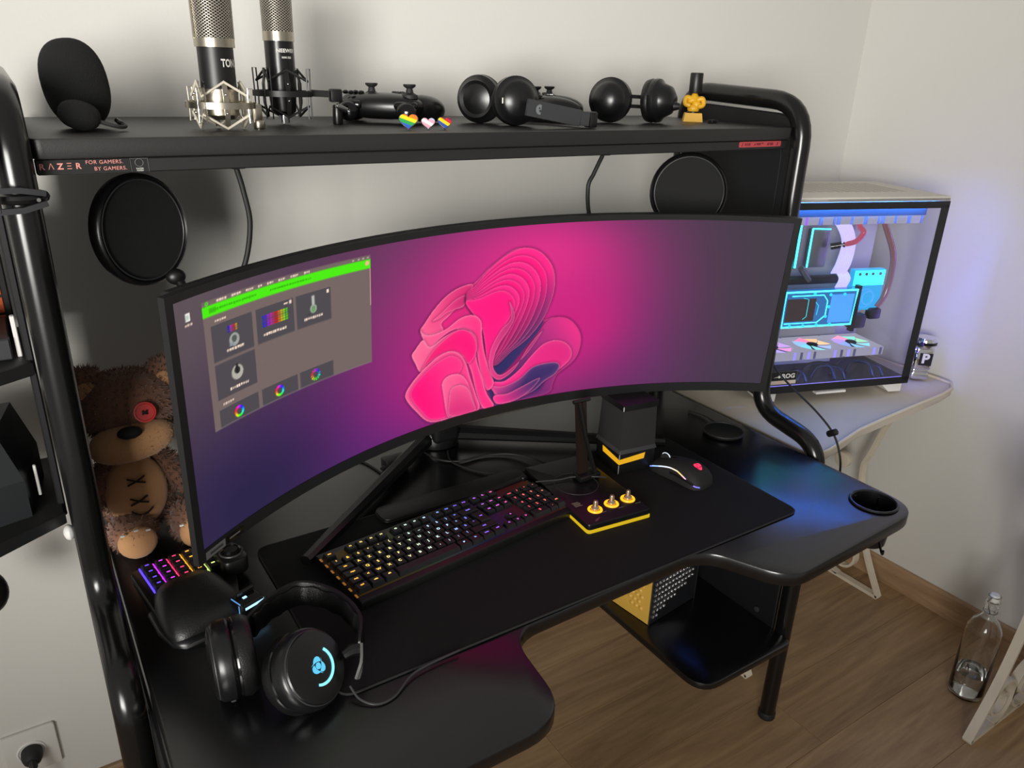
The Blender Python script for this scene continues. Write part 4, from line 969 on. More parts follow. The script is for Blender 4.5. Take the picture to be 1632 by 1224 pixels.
b = B(); b.tube(catmull([(0.086, 1.219, 0.829), (0.096, 1.2175, 0.822), (0.108, 1.2175, 0.822), (0.118, 1.220, 0.829)], 4), 0.0016, 6)
b.obj('belly_stitch', m_thr, bear, True)
for lx, ly, rx_, s_ in ((0.083, 1.235, 0.037, 11), (0.168, 1.222, 0.030, 12)):
    b = B(); b.ell((lx, ly, 0.788), (rx_, 0.048, 0.036), nu=20, nv=12); b.fur(900, 0.008, seed=s_); lg = b.obj('leg', m_fur, bear, True, 60)
    B().ell((lx+0.002, ly-0.040, 0.786), (rx_*0.80, 0.0125, 0.0265), RX(-0.25), nu=20, nv=10).obj('sole', m_tan, lg)
    for cx_ in (-0.018, 0.002, 0.019): B().box((lx+cx_, ly-0.048, 0.808+0.004*(cx_ == 0.002)), (0.007, 0.004, 0.003), 0.001, 1).obj('claw_stitch', m_white, lg)
for lx, rt, s_ in ((0.160, -0.5, 13), (0.050, 0.5, 14)):
    b = B(); b.ell((lx, 1.262, 0.868), (0.020, 0.024, 0.055), RY(rt), nu=16, nv=12); b.fur(900, 0.009, seed=s_); b.obj('arm', m_fur, bear, True, 60)

# ================================================================== on the raised shelf
ZS = 1.4152
def meshgrille(name):
    m = bpy.data.materials.new(name); m.use_nodes = True; nt = m.node_tree; N = nt.nodes; L = nt.links; p = N['Principled BSDF']
    tc = N.new('ShaderNodeTexCoord'); sp_ = N.new('ShaderNodeSeparateXYZ'); L.new(tc.outputs['Object'], sp_.inputs[0])
    at2 = N.new('ShaderNodeMath'); at2.operation = 'ARCTAN2'; L.new(sp_.outputs[1], at2.inputs[0]); L.new(sp_.outputs[0], at2.inputs[1])
    outs = []
    for sgn in (1, -1):
        a = N.new('ShaderNodeMath'); a.operation = 'MULTIPLY'; a.inputs[1].default_value = 26.0*sgn; L.new(at2.outputs[0], a.inputs[0])
        bz = N.new('ShaderNodeMath'); bz.operation = 'MULTIPLY_ADD'; bz.inputs[1].default_value = 1700.0; L.new(sp_.outputs[2], bz.inputs[0]); L.new(a.outputs[0], bz.inputs[2])
        s = N.new('ShaderNodeMath'); s.operation = 'SINE'; L.new(bz.outputs[0], s.inputs[0]); outs.append(s)
    mx = N.new('ShaderNodeMath'); mx.operation = 'MAXIMUM'; L.new(outs[0].outputs[0], mx.inputs[0]); L.new(outs[1].outputs[0], mx.inputs[1])
    rp = N.new('ShaderNodeValToRGB'); rp.color_ramp.elements[0].position = 0.25; rp.color_ramp.elements[1].position = 0.75
    rp.color_ramp.elements[0].color = (0.03, 0.028, 0.025, 1); rp.color_ramp.elements[1].color = (0.62, 0.57, 0.49, 1)
    L.new(mx.outputs[0], rp.inputs[0]); L.new(rp.outputs[0], p.inputs['Base Color']); p.inputs['Metallic'].default_value = 0.85; p.inputs['Roughness'].default_value = 0.38
    bp = N.new('ShaderNodeBump'); bp.inputs['Strength'].default_value = 0.6; bp.inputs['Distance'].default_value = 0.001; L.new(mx.outputs[0], bp.inputs['Height']); L.new(bp.outputs[0], p.inputs['Normal'])
    return m
m_mesh = meshgrille('microphone_mesh')
def zigzag(b, r0, z0, r1, z1, k, r, ph=-PI/2):
    pts = []
    for i in range(2*k):
        a = ph+PI*i/k; q = (r0, z0) if i % 2 == 0 else (r1, z1); pts.append((q[0]*math.cos(a), q[0]*math.sin(a), q[1]))
    return b.tube(pts, r, 6, closed=True)
# silver studio microphone
mc = thing('studio_microphone', 'studio microphone with silver foot and mesh in a silver shock mount', 'microphone', (0.280, 1.172, ZS))
B().lathe([(0, 0.014), (0.018, 0.014), (0.0235, 0.020), (0.0245, 0.053), (0.0245, 0.0535), (0, 0.0535)], 32).obj('nickel_base', m_silver, mc)
bd_ = B().lathe([(0, 0.053), (0.0235, 0.053), (0.0235, 0.107), (0, 0.107)], 32).obj('barrel', m_blk, mc)
B().lathe([(0, 0.106), (0.0262, 0.106), (0.0262, 0.117), (0, 0.117)], 32).obj('collar', m_silver, mc)
gr_ = B().lathe([(0.0243, 0.117), (0.0247, 0.170), (0.0240, 0.196), (0.021, 0.203), (0, 0.205)], 32).obj('mesh_head', m_mesh, mc)
for a in (PI*0.98, -PI*0.02): B().tube([(0.0255*math.cos(a), 0.0255*math.sin(a), 0.116), (0.0258*math.cos(a), 0.0258*math.sin(a), 0.196)], 1.0, 4, flat=(0.003, 0.001), up=(math.cos(a+PI/2), math.sin(a+PI/2), 0)).obj('mesh_rib', m_silver, gr_)
a0 = math.radians(44)
text('lettering', 'TONOR', 0.0135, m_wlab, bd_, T(0, 0, 0.086) @ RZ(a0) @ T(0, -0.0237, 0) @ FRONT, bend=0.0237, bold=0.0004, sx=0.72)
def shock(root, mat, r, zc, dz, R, hook):
    B().tube([(R*math.cos(2*PI*i/40), R*math.sin(2*PI*i/40), zc) for i in range(40)], 1.0, 4, closed=True, flat=(0.0042, 0.0014), up=(0, 0, 1)).obj('outer_ring', mat, root)
    for i in range(4):
        a = -PI/2+i*PI/2; c, s = math.cos(a), math.sin(a)
        h = B().tube([(r*c*1.05, r*s*1.05, zc-dz), (r*c*1.25, r*s*1.25, zc-dz*0.4), (r*c*1.25, r*s*1.25, zc+dz*0.4), (r*c*1.05, r*s*1.05, zc+dz)], 1.0, 4, flat=(0.0034, 0.0012), up=(-s, c, 0)).obj('inner_clip', mat, root)
        for zz in (-0.010, 0.014): B().ell((r*c*1.30, r*s*1.30, zc+zz), (0.0017, 0.0017, 0.0017), nu=8, nv=6).obj('rivet', m_steel, h)
        a += PI/4; c, s = math.cos(a), math.sin(a); t_ = (-s, c)
        w = 0.0055
        for up_ in (1, -1):
            p = [(R*c-t_[0]*w, R*s-t_[1]*w, zc), (R*c*1.02-t_[0]*w, R*s*1.02-t_[1]*w, zc+up_*hook), (R*c*1.02+t_[0]*w, R*s*1.02+t_[1]*w, zc+up_*hook), (R*c+t_[0]*w, R*s+t_[1]*w, zc)]
            B().tube(p, 0.0011, 6).obj('hook', mat, root)
    for up_ in (1, -1):
        zigzag(B(), r*1.12, zc+up_*dz, R*0.98, zc+up_*hook*0.5, 4, 0.0019).obj('elastic_band', M('elastic_'+mat.name, 'c9c1b0' if mat is m_silver else '141414', 0.6), root)
shock(mc, m_silver, 0.026, 0.033, 0.030, 0.045, 0.022)
b = B(); b.box((0.052, 0.012, 0.022), (0.014, 0.014, 0.024), 0.004, 2); b.cyl((0.054, 0.012, 0.0), (0.054, 0.012, 0.012), 0.0085, n=18, bev=0.002); b.obj('swivel', m_silver, mc)
# black studio microphone
m2 = thing('studio_microphone', 'studio microphone with slim black body in a black shock mount', 'microphone', (0.398, 1.268, ZS))
bd_ = B().lathe([(0, 0.014), (0.013, 0.014), (0.019, 0.020), (0.0205, 0.040), (0.0218, 0.050), (0.0218, 0.120), (0, 0.120)], 32).obj('barrel', m_blks, m2)
B().lathe([(0, 0.002), (0.008, 0.002), (0.008, 0.015), (0, 0.015)], 20).obj('plug', m_chrome, m2)
B().lathe([(0, 0.120), (0.0232, 0.120), (0.0232, 0.133), (0, 0.133)], 32).obj('collar', m_silver, m2)
B().lathe([(0.0228, 0.133), (0.0232, 0.180), (0.0222, 0.200), (0.018, 0.206), (0, 0.207)], 32).obj('mesh_head', m_mesh, m2)
text('lettering', 'NEEWER', 0.0072, m_wlab, bd_, T(0, 0, 0.1065) @ RZ(math.radians(10)) @ T(0, -0.0220, 0) @ FRONT, bend=0.022, bold=0.0002, sx=1.1)
text('lettering', 'NW-700', 0.0042, m_wlab, bd_, T(0, 0, 0.097) @ RZ(math.radians(10)) @ T(0, -0.0220, 0) @ FRONT, bend=0.022, bold=0.0001)
shock(m2, m_blk, 0.023, 0.046, 0.034, 0.044, 0.036)
b = B(); b.tube([(0.042, -0.006, 0.047), (0.070, -0.010, 0.046)], 1.0, 4, flat=(0.005, 0.004), up=(0, 0, 1)); b.box((0.082, -0.010, 0.044), (0.020, 0.014, 0.020), 0.003, 2); b.obj('mount_arm', m_blk, m2)
b = B(); b.cyl((0.084, -0.010, 0.0), (0.084, -0.010, 0.030), 0.0085, 0.0075, 16, 0.002); b.obj('stud', m_blks, m2)
B().cyl((0.078, -0.022, 0.030), (0.096, -0.022, 0.022), 0.004, n=12, bev=0.001).obj('clamp_screw', m_steel, m2)
# foam windscreens
o = B().ell((0.110, 1.225, ZS+0.0555), (0.040, 0.026, 0.0555), RY(-0.10), nu=32, nv=22, e1=0.85, e2=0.95).obj('foam_windscreen', m_foam); tag(o, 'tall black oval foam windscreen at the left end of the raised shelf', 'windscreen')
gm = thing('gooseneck_microphone', 'small foam-headed black microphone with short cable before the tall windscreen', 'microphone', (0.103, 1.165, ZS))
B().ell((0.0, 0.0, 0.0196), (0.0245, 0.020, 0.018), RY(0.25), nu=24, nv=14, e1=0.9).obj('foam_head', m_foam, gm)
B().tube(catmull([(0.022, -0.002, 0.012), (0.034, -0.006, 0.008), (0.045, -0.006, 0.0055), (0.052, 0.002, 0.006), (0.049, 0.012, 0.009)], 5), 0.0026, 8).obj('gooseneck', m_rub, gm)
B().cyl((0.049, 0.010, 0.008), (0.044, 0.020, 0.0125), 0.0036, 0.0030, 12, 0.0006).obj('plug', m_blkg, gm)

# game controllers
def controller(name, label, loc, rot, tilt):
    c = thing(name, label, 'game controller', loc, (tilt, 0, rot))
    b = B(); b.ell((0, 0, 0.024), (0.062, 0.036, 0.019), nu=32, nv=16, e1=0.8, e2=0.75); b.obj('shell', m_blks, c, smooth=60)
    for s in (-1, 1):
        B().ell((s*0.056, -0.030, 0.0205), (0.0215, 0.048, 0.020), RZ(s*0.38) @ RX(0.10), nu=22, nv=14, e1=0.9).obj('grip', m_blks, c, smooth=60)
        B().box((s*0.042, 0.033, 0.026), (0.036, 0.012, 0.012), 0.005, 3).obj('bumper', m_blkg, c)
        B().ell((s*0.044, 0.040, 0.017), (0.016, 0.010, 0.014), nu=16, nv=10).obj('trigger', m_blkg, c)
    for sx, sy in ((-0.042, 0.008), (0.022, -0.012)):
        st_ = B().lathe([(0.013, 0.036), (0.012, 0.041), (0.006, 0.044), (0.0045, 0.050), (0.0085, 0.0525), (0.0095, 0.0545), (0.009, 0.056), (0.006, 0.0555), (0, 0.055)], 22, T(sx, sy, 0)).obj('thumb_stick', m_rub, c)
    for bx, by in ((0.044, -0.002), (0.056, 0.010), (0.032, 0.010), (0.044, 0.021)): B().ell((bx, by, 0.0425), (0.005, 0.005, 0.003), nu=12, nv=8).obj('face_button', m_blkg, c)
    c.scale = (1.12, 1.12, 1.12)
    b = B(); b.box((-0.020, -0.012, 0.0430), (0.020, 0.0065, 0.004), 0.001, 1); b.box((-0.020, -0.012, 0.0430), (0.0065, 0.020, 0.004), 0.001, 1); b.obj('direction_pad', m_blkg, c)
    return c
controller('game_controller', 'black game controller on the shelf beside the heart pins', (0.576, 1.285, ZS+0.0005), 2.45, 0.0)
controller('game_controller', 'black game controller lying behind the folded headphones', (0.945, 1.345, ZS+0.0005), 0.9, 0.0)

# enamel heart pins
def clip(poly, a, c, keep):
    """keep the half plane a.p <= c (keep=1) or >= c (keep=-1)"""
    out = []
    for i in range(len(poly)):
        p, q = poly[i], poly[(i+1) % len(poly)]
        dp = (a[0]*p[0]+a[1]*p[1]-c)*keep; dq = (a[0]*q[0]+a[1]*q[1]-c)*keep
        if dp <= 0: out.append(p)
        if dp*dq < 0:
            t = dp/(dp-dq); out.append((p[0]+(q[0]-p[0])*t, p[1]+(q[1]-p[1])*t))
    return out
heart = []
for i in range(40):
    t = 2*PI*i/40; heart.append((16*math.sin(t)**3/16.0, (13*math.cos(t)-5*math.cos(2*t)-2*math.cos(3*t)-math.cos(4*t))/16.0))
def pin(label, loc, rot, size, cols, ang):
    p = thing('heart_pin', label, 'pin', loc, (math.radians(-28), 0, rot), 'enamel heart pins on the shelf')
    m = T(0, 0, size*0.5+0.001) @ FRONT
    B().prism([(x*size*0.54, y*size*0.54) for x, y in heart], -0.0012, 0.0004, 0.0003, 1, m).obj('backing', m_steel, p)
    a = (math.cos(ang), math.sin(ang)); ext = 1.25; n = len(cols)
    for i, c in enumerate(cols):
        pl_ = clip(clip(heart, a, -ext+2*ext*(i+1)/n, 1), a, -ext+2*ext*i/n, -1)
        if len(pl_) >= 3: B().prism([(x*size*0.5, y*size*0.5) for x, y in pl_], 0.0002, 0.0012, 0, 1, m).obj('stripe', M('enamel_'+c, c, 0.2, coat=0.5), p, smooth=0)
    B().tube([(0, 0.001, size*0.55), (0, 0.008, size*0.28), (0, 0.010, 0.004)], 0.0008, 6).obj('needle', m_steel, p)
pin('rainbow striped heart pin standing on the shelf', (0.540, 1.118, ZS), -0.5, 0.0275, ('8a2f9a', '2f5fc0', '2f9a48', 'f0d020', 'f07a20', 'd82a2a'), math.radians(70))
pin('pastel blue, pink and white striped heart pin', (0.574, 1.118, ZS), -0.45, 0.0205, ('9cc4dc', 'e0a0b4', 'eceae6', 'e0a0b4', '9cc4dc'), math.radians(60))
pin('heart pin with blue, yellow and dark red stripes', (0.604, 1.118, ZS), -0.35, 0.0215, ('20284a', '2f4fa8', 'f0cc20', 'c02a34', '6a1c4a'), math.radians(55))

# folded headphones with a printed headband end
hp = thing('headphones', 'folded black headphones with a pale skull mark on the headband', 'headphones', (0.79, 1.18, ZS))
def earcup(root, c, ax, R, dep, world=True):
    m = T(*c) @ frame(ax)
    B().lathe([(0, -0.002), (R*0.97, -0.002), (R, 0.004), (R*0.98, 0.010), (R*0.80, 0.016), (R*0.76, 0.020), (R*0.62, dep*0.8), (R*0.3, dep), (0, dep)], 36, m).obj('ear_cup', m_blks, root, world)
    B().lathe([(R*0.5, -0.004), (R*0.56, -0.014), (R*0.75, -0.019), (R*0.95, -0.015), (R*1.0, -0.006), (R*0.96, -0.001)], 36, m, cap=False).obj('ear_pad', m_lea, root, world, 60)
    B().lathe([(0, -0.006), (R*0.56, -0.006), (R*0.56, -0.004), (0, -0.004)], 24, m).obj('speaker_mesh', m_blkm, root, world)
    return m
earcup(hp, (0.752, 1.262, ZS+0.041), (-0.80, -0.58, 0.0), 0.041, 0.021)
mm = earcup(hp, (0.780, 1.190, ZS+0.041), (-0.25, -0.95, 0.10), 0.041, 0.030)
B().box((0, 0, 0), (0.004, 0.002, 0.010), 0.0006, 1, T(0.744, 1.172, ZS+0.042)).obj('hinge_mark', m_silver, hp, True)
bl, br = Vector((0.768, 1.135, ZS+0.0335)), Vector((0.868, 1.118, ZS+0.0165))
bn = B().tube([bl, bl.lerp(br, 0.5), br], 1.0, 4, flat=(0.0135, 0.0035), up=(0.15, 0, 1)).obj('headband_end', m_dgrey, hp, True)
B().tube([br, br+Vector((0.016, -0.003, -0.0016))], 1.0, 4, flat=(0.0115, 0.0055), up=(0.1, 0, 1)).obj('slider', m_dgrey, hp, True)
B().box((0, 0, 0), (0.016, 0.020, 0.0265), 0.003, 2, T(0.892, 1.117, ZS+0.0140)).obj('end_block', m_blk, hp, True)
B().tube(catmull([(0.892, 1.127, ZS+0.010), (0.88, 1.18, ZS+0.012), (0.86, 1.24, ZS+0.014), (0.80, 1.29, ZS+0.020), (0.765, 1.285, ZS+0.030)], 6), 1.0, 6, flat=(0.009, 0.003), up=(0, 0, 1)).obj('headband', m_blk, hp, True)
sk = B(); d = (br-bl).normalized(); ms_ = T(*(bl+d*0.022+Vector((0, -0.0040, 0)))) @ RY(0.17) @ FRONT
sk.lathe([(0.0082, 0), (0, 0.0001)], 22, ms_); sk.obj('skull_mark', M('skull_grey', '6c7072', 0.6), bn, smooth=0)
for ex, ey_, er in ((-0.0012, 0.0020, 0.0016), (0.0010, -0.0022, 0.0021)):
    B().lathe([(er, 0.0003), (0, 0.0004)], 14, ms_ @ T(ex, ey_, 0)).obj('skull_eye', m_dgrey, bn, smooth=0)

# headset with two domed cups
h2 = thing('headphones', 'black headphones with two domed cups joined by a thin double band', 'headphones', (1.10, 1.25, ZS))
earcup(h2, (1.040, 1.245, ZS+0.0425), (-0.80, -0.58, 0.10), 0.042, 0.036)
earcup(h2, (1.140, 1.225, ZS+0.0425), (0.40, -0.90, 0.05), 0.042, 0.042)
for dz in (0.030, 0.048):
    B().tube(catmull([(1.040, 1.247, ZS+dz), (1.065, 1.235, ZS+dz+0.002), (1.105, 1.230, ZS+dz+0.001), (1.135, 1.228, ZS+dz)], 5), 1.0, 4, flat=(0.0035, 0.0012), up=(0, 0, 1)).obj('band', m_blk, h2, True)
B().cyl((1.155, 1.188, ZS+0.034), (1.163, 1.178, ZS+0.034), 0.009, 0.006, 12, 0.001).obj('boss', m_blk, h2, True)

# yellow figurine and dongle
fg = thing('yellow_figurine', 'little yellow figure with a black cylinder head on a yellow plinth', 'figurine', (1.290, 1.265, ZS), -0.7)
B().lathe([(0.029, 0.0), (0.025, 0.017), (0.0245, 0.0175), (0, 0.0175)], 4, RZ(PI/4)).obj('plinth', m_yel, fg, smooth=20)
b = B(); b.ell((0, 0, 0.026), (0.013, 0.010, 0.010), nu=16, nv=10); b.ell((0.006, -0.002, 0.034), (0.011, 0.009, 0.009), RY(0.5), nu=16, nv=10); b.ell((-0.004, 0, 0.043), (0.013, 0.010, 0.0075), RY(-0.3), nu=16, nv=10); b.obj('torso', m_yel, fg, smooth=60)
for s, zz in ((-1, 0.046), (1, 0.044)): B().tube(catmull([(s*0.006, -0.002, zz), (s*0.017, -0.004, zz+0.002), (s*0.019, -0.008, zz-0.010), (s*0.008, -0.011, zz-0.014)], 4), [0.0055, 0.006, 0.0058, 0.0056, 0.0055, 0.0054, 0.0053, 0.0052, 0.005, 0.005, 0.005, 0.0048, 0.0046], 8).obj('arm', m_yel, fg, smooth=60)
B().lathe([(0.011, 0.0465), (0.0045, 0.058), (0, 0.058)], 16).obj('neck', m_yel, fg)
B().cyl((0, 0, 0.057), (0, 0, 0.098), 0.0138, n=26, bev=0.002).obj('head', m_blk, fg)
B().torus((0, 0, 0.0185), 0.012, 0.002, (0, 0, 1), 20, 6).obj('belt', m_blk, fg)
dg_ = thing('usb_dongle', 'tiny black receiver stick beside the yellow figure', 'dongle', (1.288, 1.205, ZS), 0.2)
B().box((0, 0, 0.0035), (0.018, 0.012, 0.007), 0.001, 1).obj('body', m_blk, dg_); B().box((0.013, 0, 0.0035), (0.010, 0.010, 0.004)).obj('plug', m_dgrey, dg_, smooth=0)

# ================================================================== pop filters
def pop(label, c, ax, R, neck):
    t = thing('pop_filter', label, 'pop filter', c)
    m = T(*c) @ frame(ax); n = m.to_3x3() @ Vector((0, 0, 1))
    B().lathe([(R*0.93, -0.011), (R*1.0, -0.009), (R*1.02, 0), (R*1.0, 0.008), (R*0.955, 0.010), (R*0.93, 0.006)], 48, m, cap=False).obj('hoop', m_blks, t, True, 50)
    B().lathe([(0, 0.005), (R*0.94, 0.004), (R*0.94, -0.006), (0, -0.007)], 48, m).obj('mesh_disc', M('nylon_mesh', '161617', 0.9, bump=0.5, bscale=2500), t, True)
    B().torus(m @ Vector((0, 0, 0.0075)), R*0.90, 0.0012, n, 48, 6).obj('inner_bead', m_dgrey, t, True)
    B().tube(catmull(neck, 8), 0.0042, 10).obj('gooseneck', m_rub, t, True, 60)
    j = Vector(neck[-1]); out = (j-Vector(c)).normalized()
    b = B(); b.ell(j-out*0.010, (0.014, 0.010, 0.012), nu=14, nv=10); b.cyl(j-out*0.004, j+out*0.012, 0.008, 0.0055, 12); b.obj('joint', m_blk, t, True)
    p = Vector(neck[0]); B().box((p.x, p.y, p.z+0.018), (0.024, 0.030, 0.034), 0.003, 2).obj('clamp', m_blk, t, True)
pop('round black pop filter hanging left of the monitor under the shelf', (0.160, 1.205, 1.278), (0.55, -0.83, 0.08), 0.0775, [(0.312, 1.250, 1.352), (0.319, 1.250, 1.318), (0.324, 1.250, 1.264), (0.306, 1.250, 1.195), (0.262, 1.240, 1.145), (0.220, 1.215, 1.160), (0.200, 1.192, 1.200)])
pop('round black pop filter before the right side panel', (1.185, 1.150, 1.285), (-0.60, -0.79, 0.10), 0.0775, [(1.034, 1.250, 1.352), (1.015, 1.250, 1.318), (1.002, 1.250, 1.289), (1.015, 1.250, 1.225), (1.06, 1.235, 1.18), (1.11, 1.19, 1.19), (1.138, 1.162, 1.215)])

# ================================================================== console table and what stands on it
con = thing('console_table', 'cream wrought-iron console table under the computer case', 'table', (1.80, 1.2, 0.0))
ctp = [(1.428, 0.912), (1.49, 0.917), (1.551, 0.929), (1.645, 0.948), (1.74, 0.956), (1.835, 0.962), (1.931, 0.968), (2.057, 0.974), (2.13, 0.985), (2.166, 1.008), (2.172, 1.05), (2.172, 1.475), (1.428, 1.475)]
B().prism(ctp, 0.698, 0.72, 0.003, 2).obj('top', m_ctop, con, True)
B().tube([(x, y, 0.7215) for x, y in ctp], 0.0045, 8, closed=True).obj('edge_bead', m_cream, con, True)
def scroll(b, c, R, a0, turns, plane, r=0.004, w=0.011, sgn=1, n=40):
    pts = []
    for i in range(n+1):
        t = i/n; a = a0+sgn*turns*2*PI*t; rr = R*(1-0.80*t); p, q = rr*math.cos(a), rr*math.sin(a)
        pts.append(Vector(c)+plane[0]*p+plane[1]*q)
    return b.tube(pts, 1.0, 4, flat=(w, r), up=plane[2])
def ironframe(root, org, ux, span):
    """hourglass end frame in the plane of ux and Z; org = front foot"""
    ux = Vector(ux); nz = ux.cross(Vector((0, 0, 1))); pl_ = (ux, Vector((0, 0, 1)), nz); o = Vector(org)
    def P(s, z): return o+ux*s+Vector((0, 0, z))
    k = dict(flat=(0.011, 0.0045), up=nz)
    B().tube([P(0, 0.006), P(span, 0.006)], 1.0, 4, flat=(0.011, 0.0055), up=nz).obj('floor_bar', m_cream, root, True)
    for f in (lambda s: s, lambda s: span-s):
        B().tube(catmull([P(f(0.0), 0.006), P(f(0.075), 0.145), P(f(0.120), 0.29), P(f(0.140), 0.40), P(f(0.125), 0.46), P(f(0.088), 0.585), P(f(0.02), 0.697)], 6), 1.0, 4, **k).obj('leg_bar', m_cream, root, True)
    mid = span/2
    scroll(B(), P(mid-0.065, 0.085), 0.075, -PI/2, 1.6, pl_, sgn=1).obj('scroll', m_cream, root, True)
    scroll(B(), P(mid+0.065, 0.085), 0.075, -PI/2, 1.6, pl_, sgn=-1).obj('scroll', m_cream, root, True)
    scroll(B(), P(mid-0.075, 0.61), 0.082, PI/2, 1.6, pl_, sgn=-1).obj('scroll', m_cream, root, True)
    scroll(B(), P(mid+0.075, 0.61), 0.082, PI/2, 1.6, pl_, sgn=1).obj('scroll', m_cream, root, True)
    B().cyl(P(mid, 0.40)-nz*0.012, P(mid, 0.40)+nz*0.012, 0.026, n=18, bev=0.003).obj('collar', m_cream, root, True)
ironframe(con, (2.09, 1.022, 0), (0, 1, 0), 0.42)
ironframe(con, (1.465, 1.000, 0), (0, 1, 0), 0.42)
t2 = thing('side_table', 'cream wrought-iron table leg at the right picture edge by the bottle', 'table', (1.93, 0.5, 0.0))
ironframe(t2, (1.760, 0.566, 0), (1, 0, 0), 0.345)
ironframe(t2, (1.760, -0.10, 0), (1, 0, 0), 0.345)
B().prism(rrect(0.40, 0.80, 0.03, c=(1.94, 0.20)), 0.698, 0.72, 0.003, 2).obj('top', m_ctop, t2, True)

# ---- computer case
pc = thing('computer_case', 'white computer case with a glass side and glowing cyan water cooling', 'computer', (1.537, 1.181, 0.7262), -0.314)
W, D, Hh = 0.471, 0.285, 0.523
m_cw = M('case_white', 'cfcac2', 0.45); m_cb_ = M('case_black', '19191b', 0.4); m_tray = M('case_tray', '9a9ba2', 0.6)
def pbox(nm, c, s, mat, par=pc, bev=0.0): return B().box(c, s, bev, 2).obj(nm, mat, par, smooth=35 if bev else 0)
tp_ = pbox('top_panel', (W/2, D/2, Hh-0.006), (W, D, 0.012), m_cw, bev=0.002)
for i in range(14): pbox('vent_slot', (0.05+i*0.027, D/2+0.02, Hh+0.0002), (0.018, 0.16, 0.0006), M('vent_dark', 'b9b4ac', 0.6), tp_)
pbox('bottom_panel', (W/2, D/2, 0.030), (W, D, 0.012), m_cb_)
pbox('rear_panel', (W/2, D-0.004, Hh/2+0.01), (W, 0.008, Hh-0.04), m_cw)
pbox('left_panel', (0.004, D/2, Hh/2+0.01), (0.008, D-0.01, Hh-0.04), m_cw)
pbox('motherboard_tray', (0.175, 0.165, Hh/2+0.01), (0.33, 0.006, Hh-0.05), m_tray)
pbox('tray_side', (0.40, 0.225, Hh/2+0.01), (0.12, 0.006, Hh-0.05), M('case_light_tray', 'b9b7c2', 0.6))
gl = pbox('side_glass', (W/2, 0.001, Hh/2+0.014), (W-0.004, 0.002, Hh-0.036), m_glass)
pbox('front_glass', (W-0.001, D/2, Hh/2+0.014), (0.002, D-0.02, Hh-0.036), m_glass2)
for nm, c, s in (('glass_border', (W/2, -0.0006, Hh-0.020), (W, 0.0012, 0.017)), ('glass_border', (W/2, -0.0006, 0.033), (W, 0.0012, 0.020)), ('glass_border', (W-0.012, -0.0006, Hh/2+0.005), (0.024, 0.0012, Hh-0.050)), ('glass_border', (0.012, -0.0006, Hh/2+0.005), (0.024, 0.0012, Hh-0.050))): pbox(nm, c, s, m_cb_)
for fx, fy in ((0.03, 0.03), (W-0.05, 0.03), (0.03, D-0.05), (W-0.05, D-0.05)):
    b = B(); A = [(fx-0.03, fy-0.022, 0.024), (fx+0.04, fy-0.022, 0.024), (fx+0.04, fy+0.03, 0.024), (fx-0.03, fy+0.03, 0.024)]; C = [(fx-0.004, fy-0.028, 0.0), (fx+0.034, fy-0.028, 0.0), (fx+0.034, fy+0.02, 0.0), (fx-0.004, fy+0.02, 0.0)]
    A = [b.bm.verts.new(p) for p in A]; C = [b.bm.verts.new(p) for p in C]
    for i in range(4): b.bm.faces.new((A[i], A[(i+1) % 4], C[(i+1) % 4], C[i]))
    b.bm.faces.new(A); b.bm.faces.new(C); b.obj('foot', m_white, pc, smooth=0)
pbox('dust_tray', (0.225, 0.0, 0.018), (0.09, 0.016, 0.006), m_white)
st_ = pbox('case_sticker', (0.075, -0.0015, 0.067), (0.080, 0.0006, 0.036), m_blkm)
pbox('sticker_strip', (0.075, -0.0020, 0.0545), (0.079, 0.0004, 0.010), M('sticker_pale', 'c9bdb0', 0.6), st_)
b = B(); b.tube([(0.036, -0.002, 0.0845), (0.1145, -0.002, 0.0845), (0.1145, -0.002, 0.060)], 0.0006, 5); b.obj('sticker_outline', m_grey, st_)
text('lettering', 'ROG', 0.0165, m_wlab, st_, T(0.090, -0.0021, 0.071) @ FRONT, bold=0.0006, sx=1.1)
text('lettering', 'CERTIFIED', 0.0065, m_klab, st_, T(0.078, -0.0024, 0.0545) @ FRONT, spacing=1.4)
b = B(); b.bm.faces.new([b.bm.verts.new((x, -0.0021, z)) for x, z in ((0.046, 0.068), (0.060, 0.071), (0.066, 0.079), (0.069, 0.070), (0.064, 0.066), (0.060, 0.069))]); b.obj('eye_mark', m_wlab, st_, smooth=0)
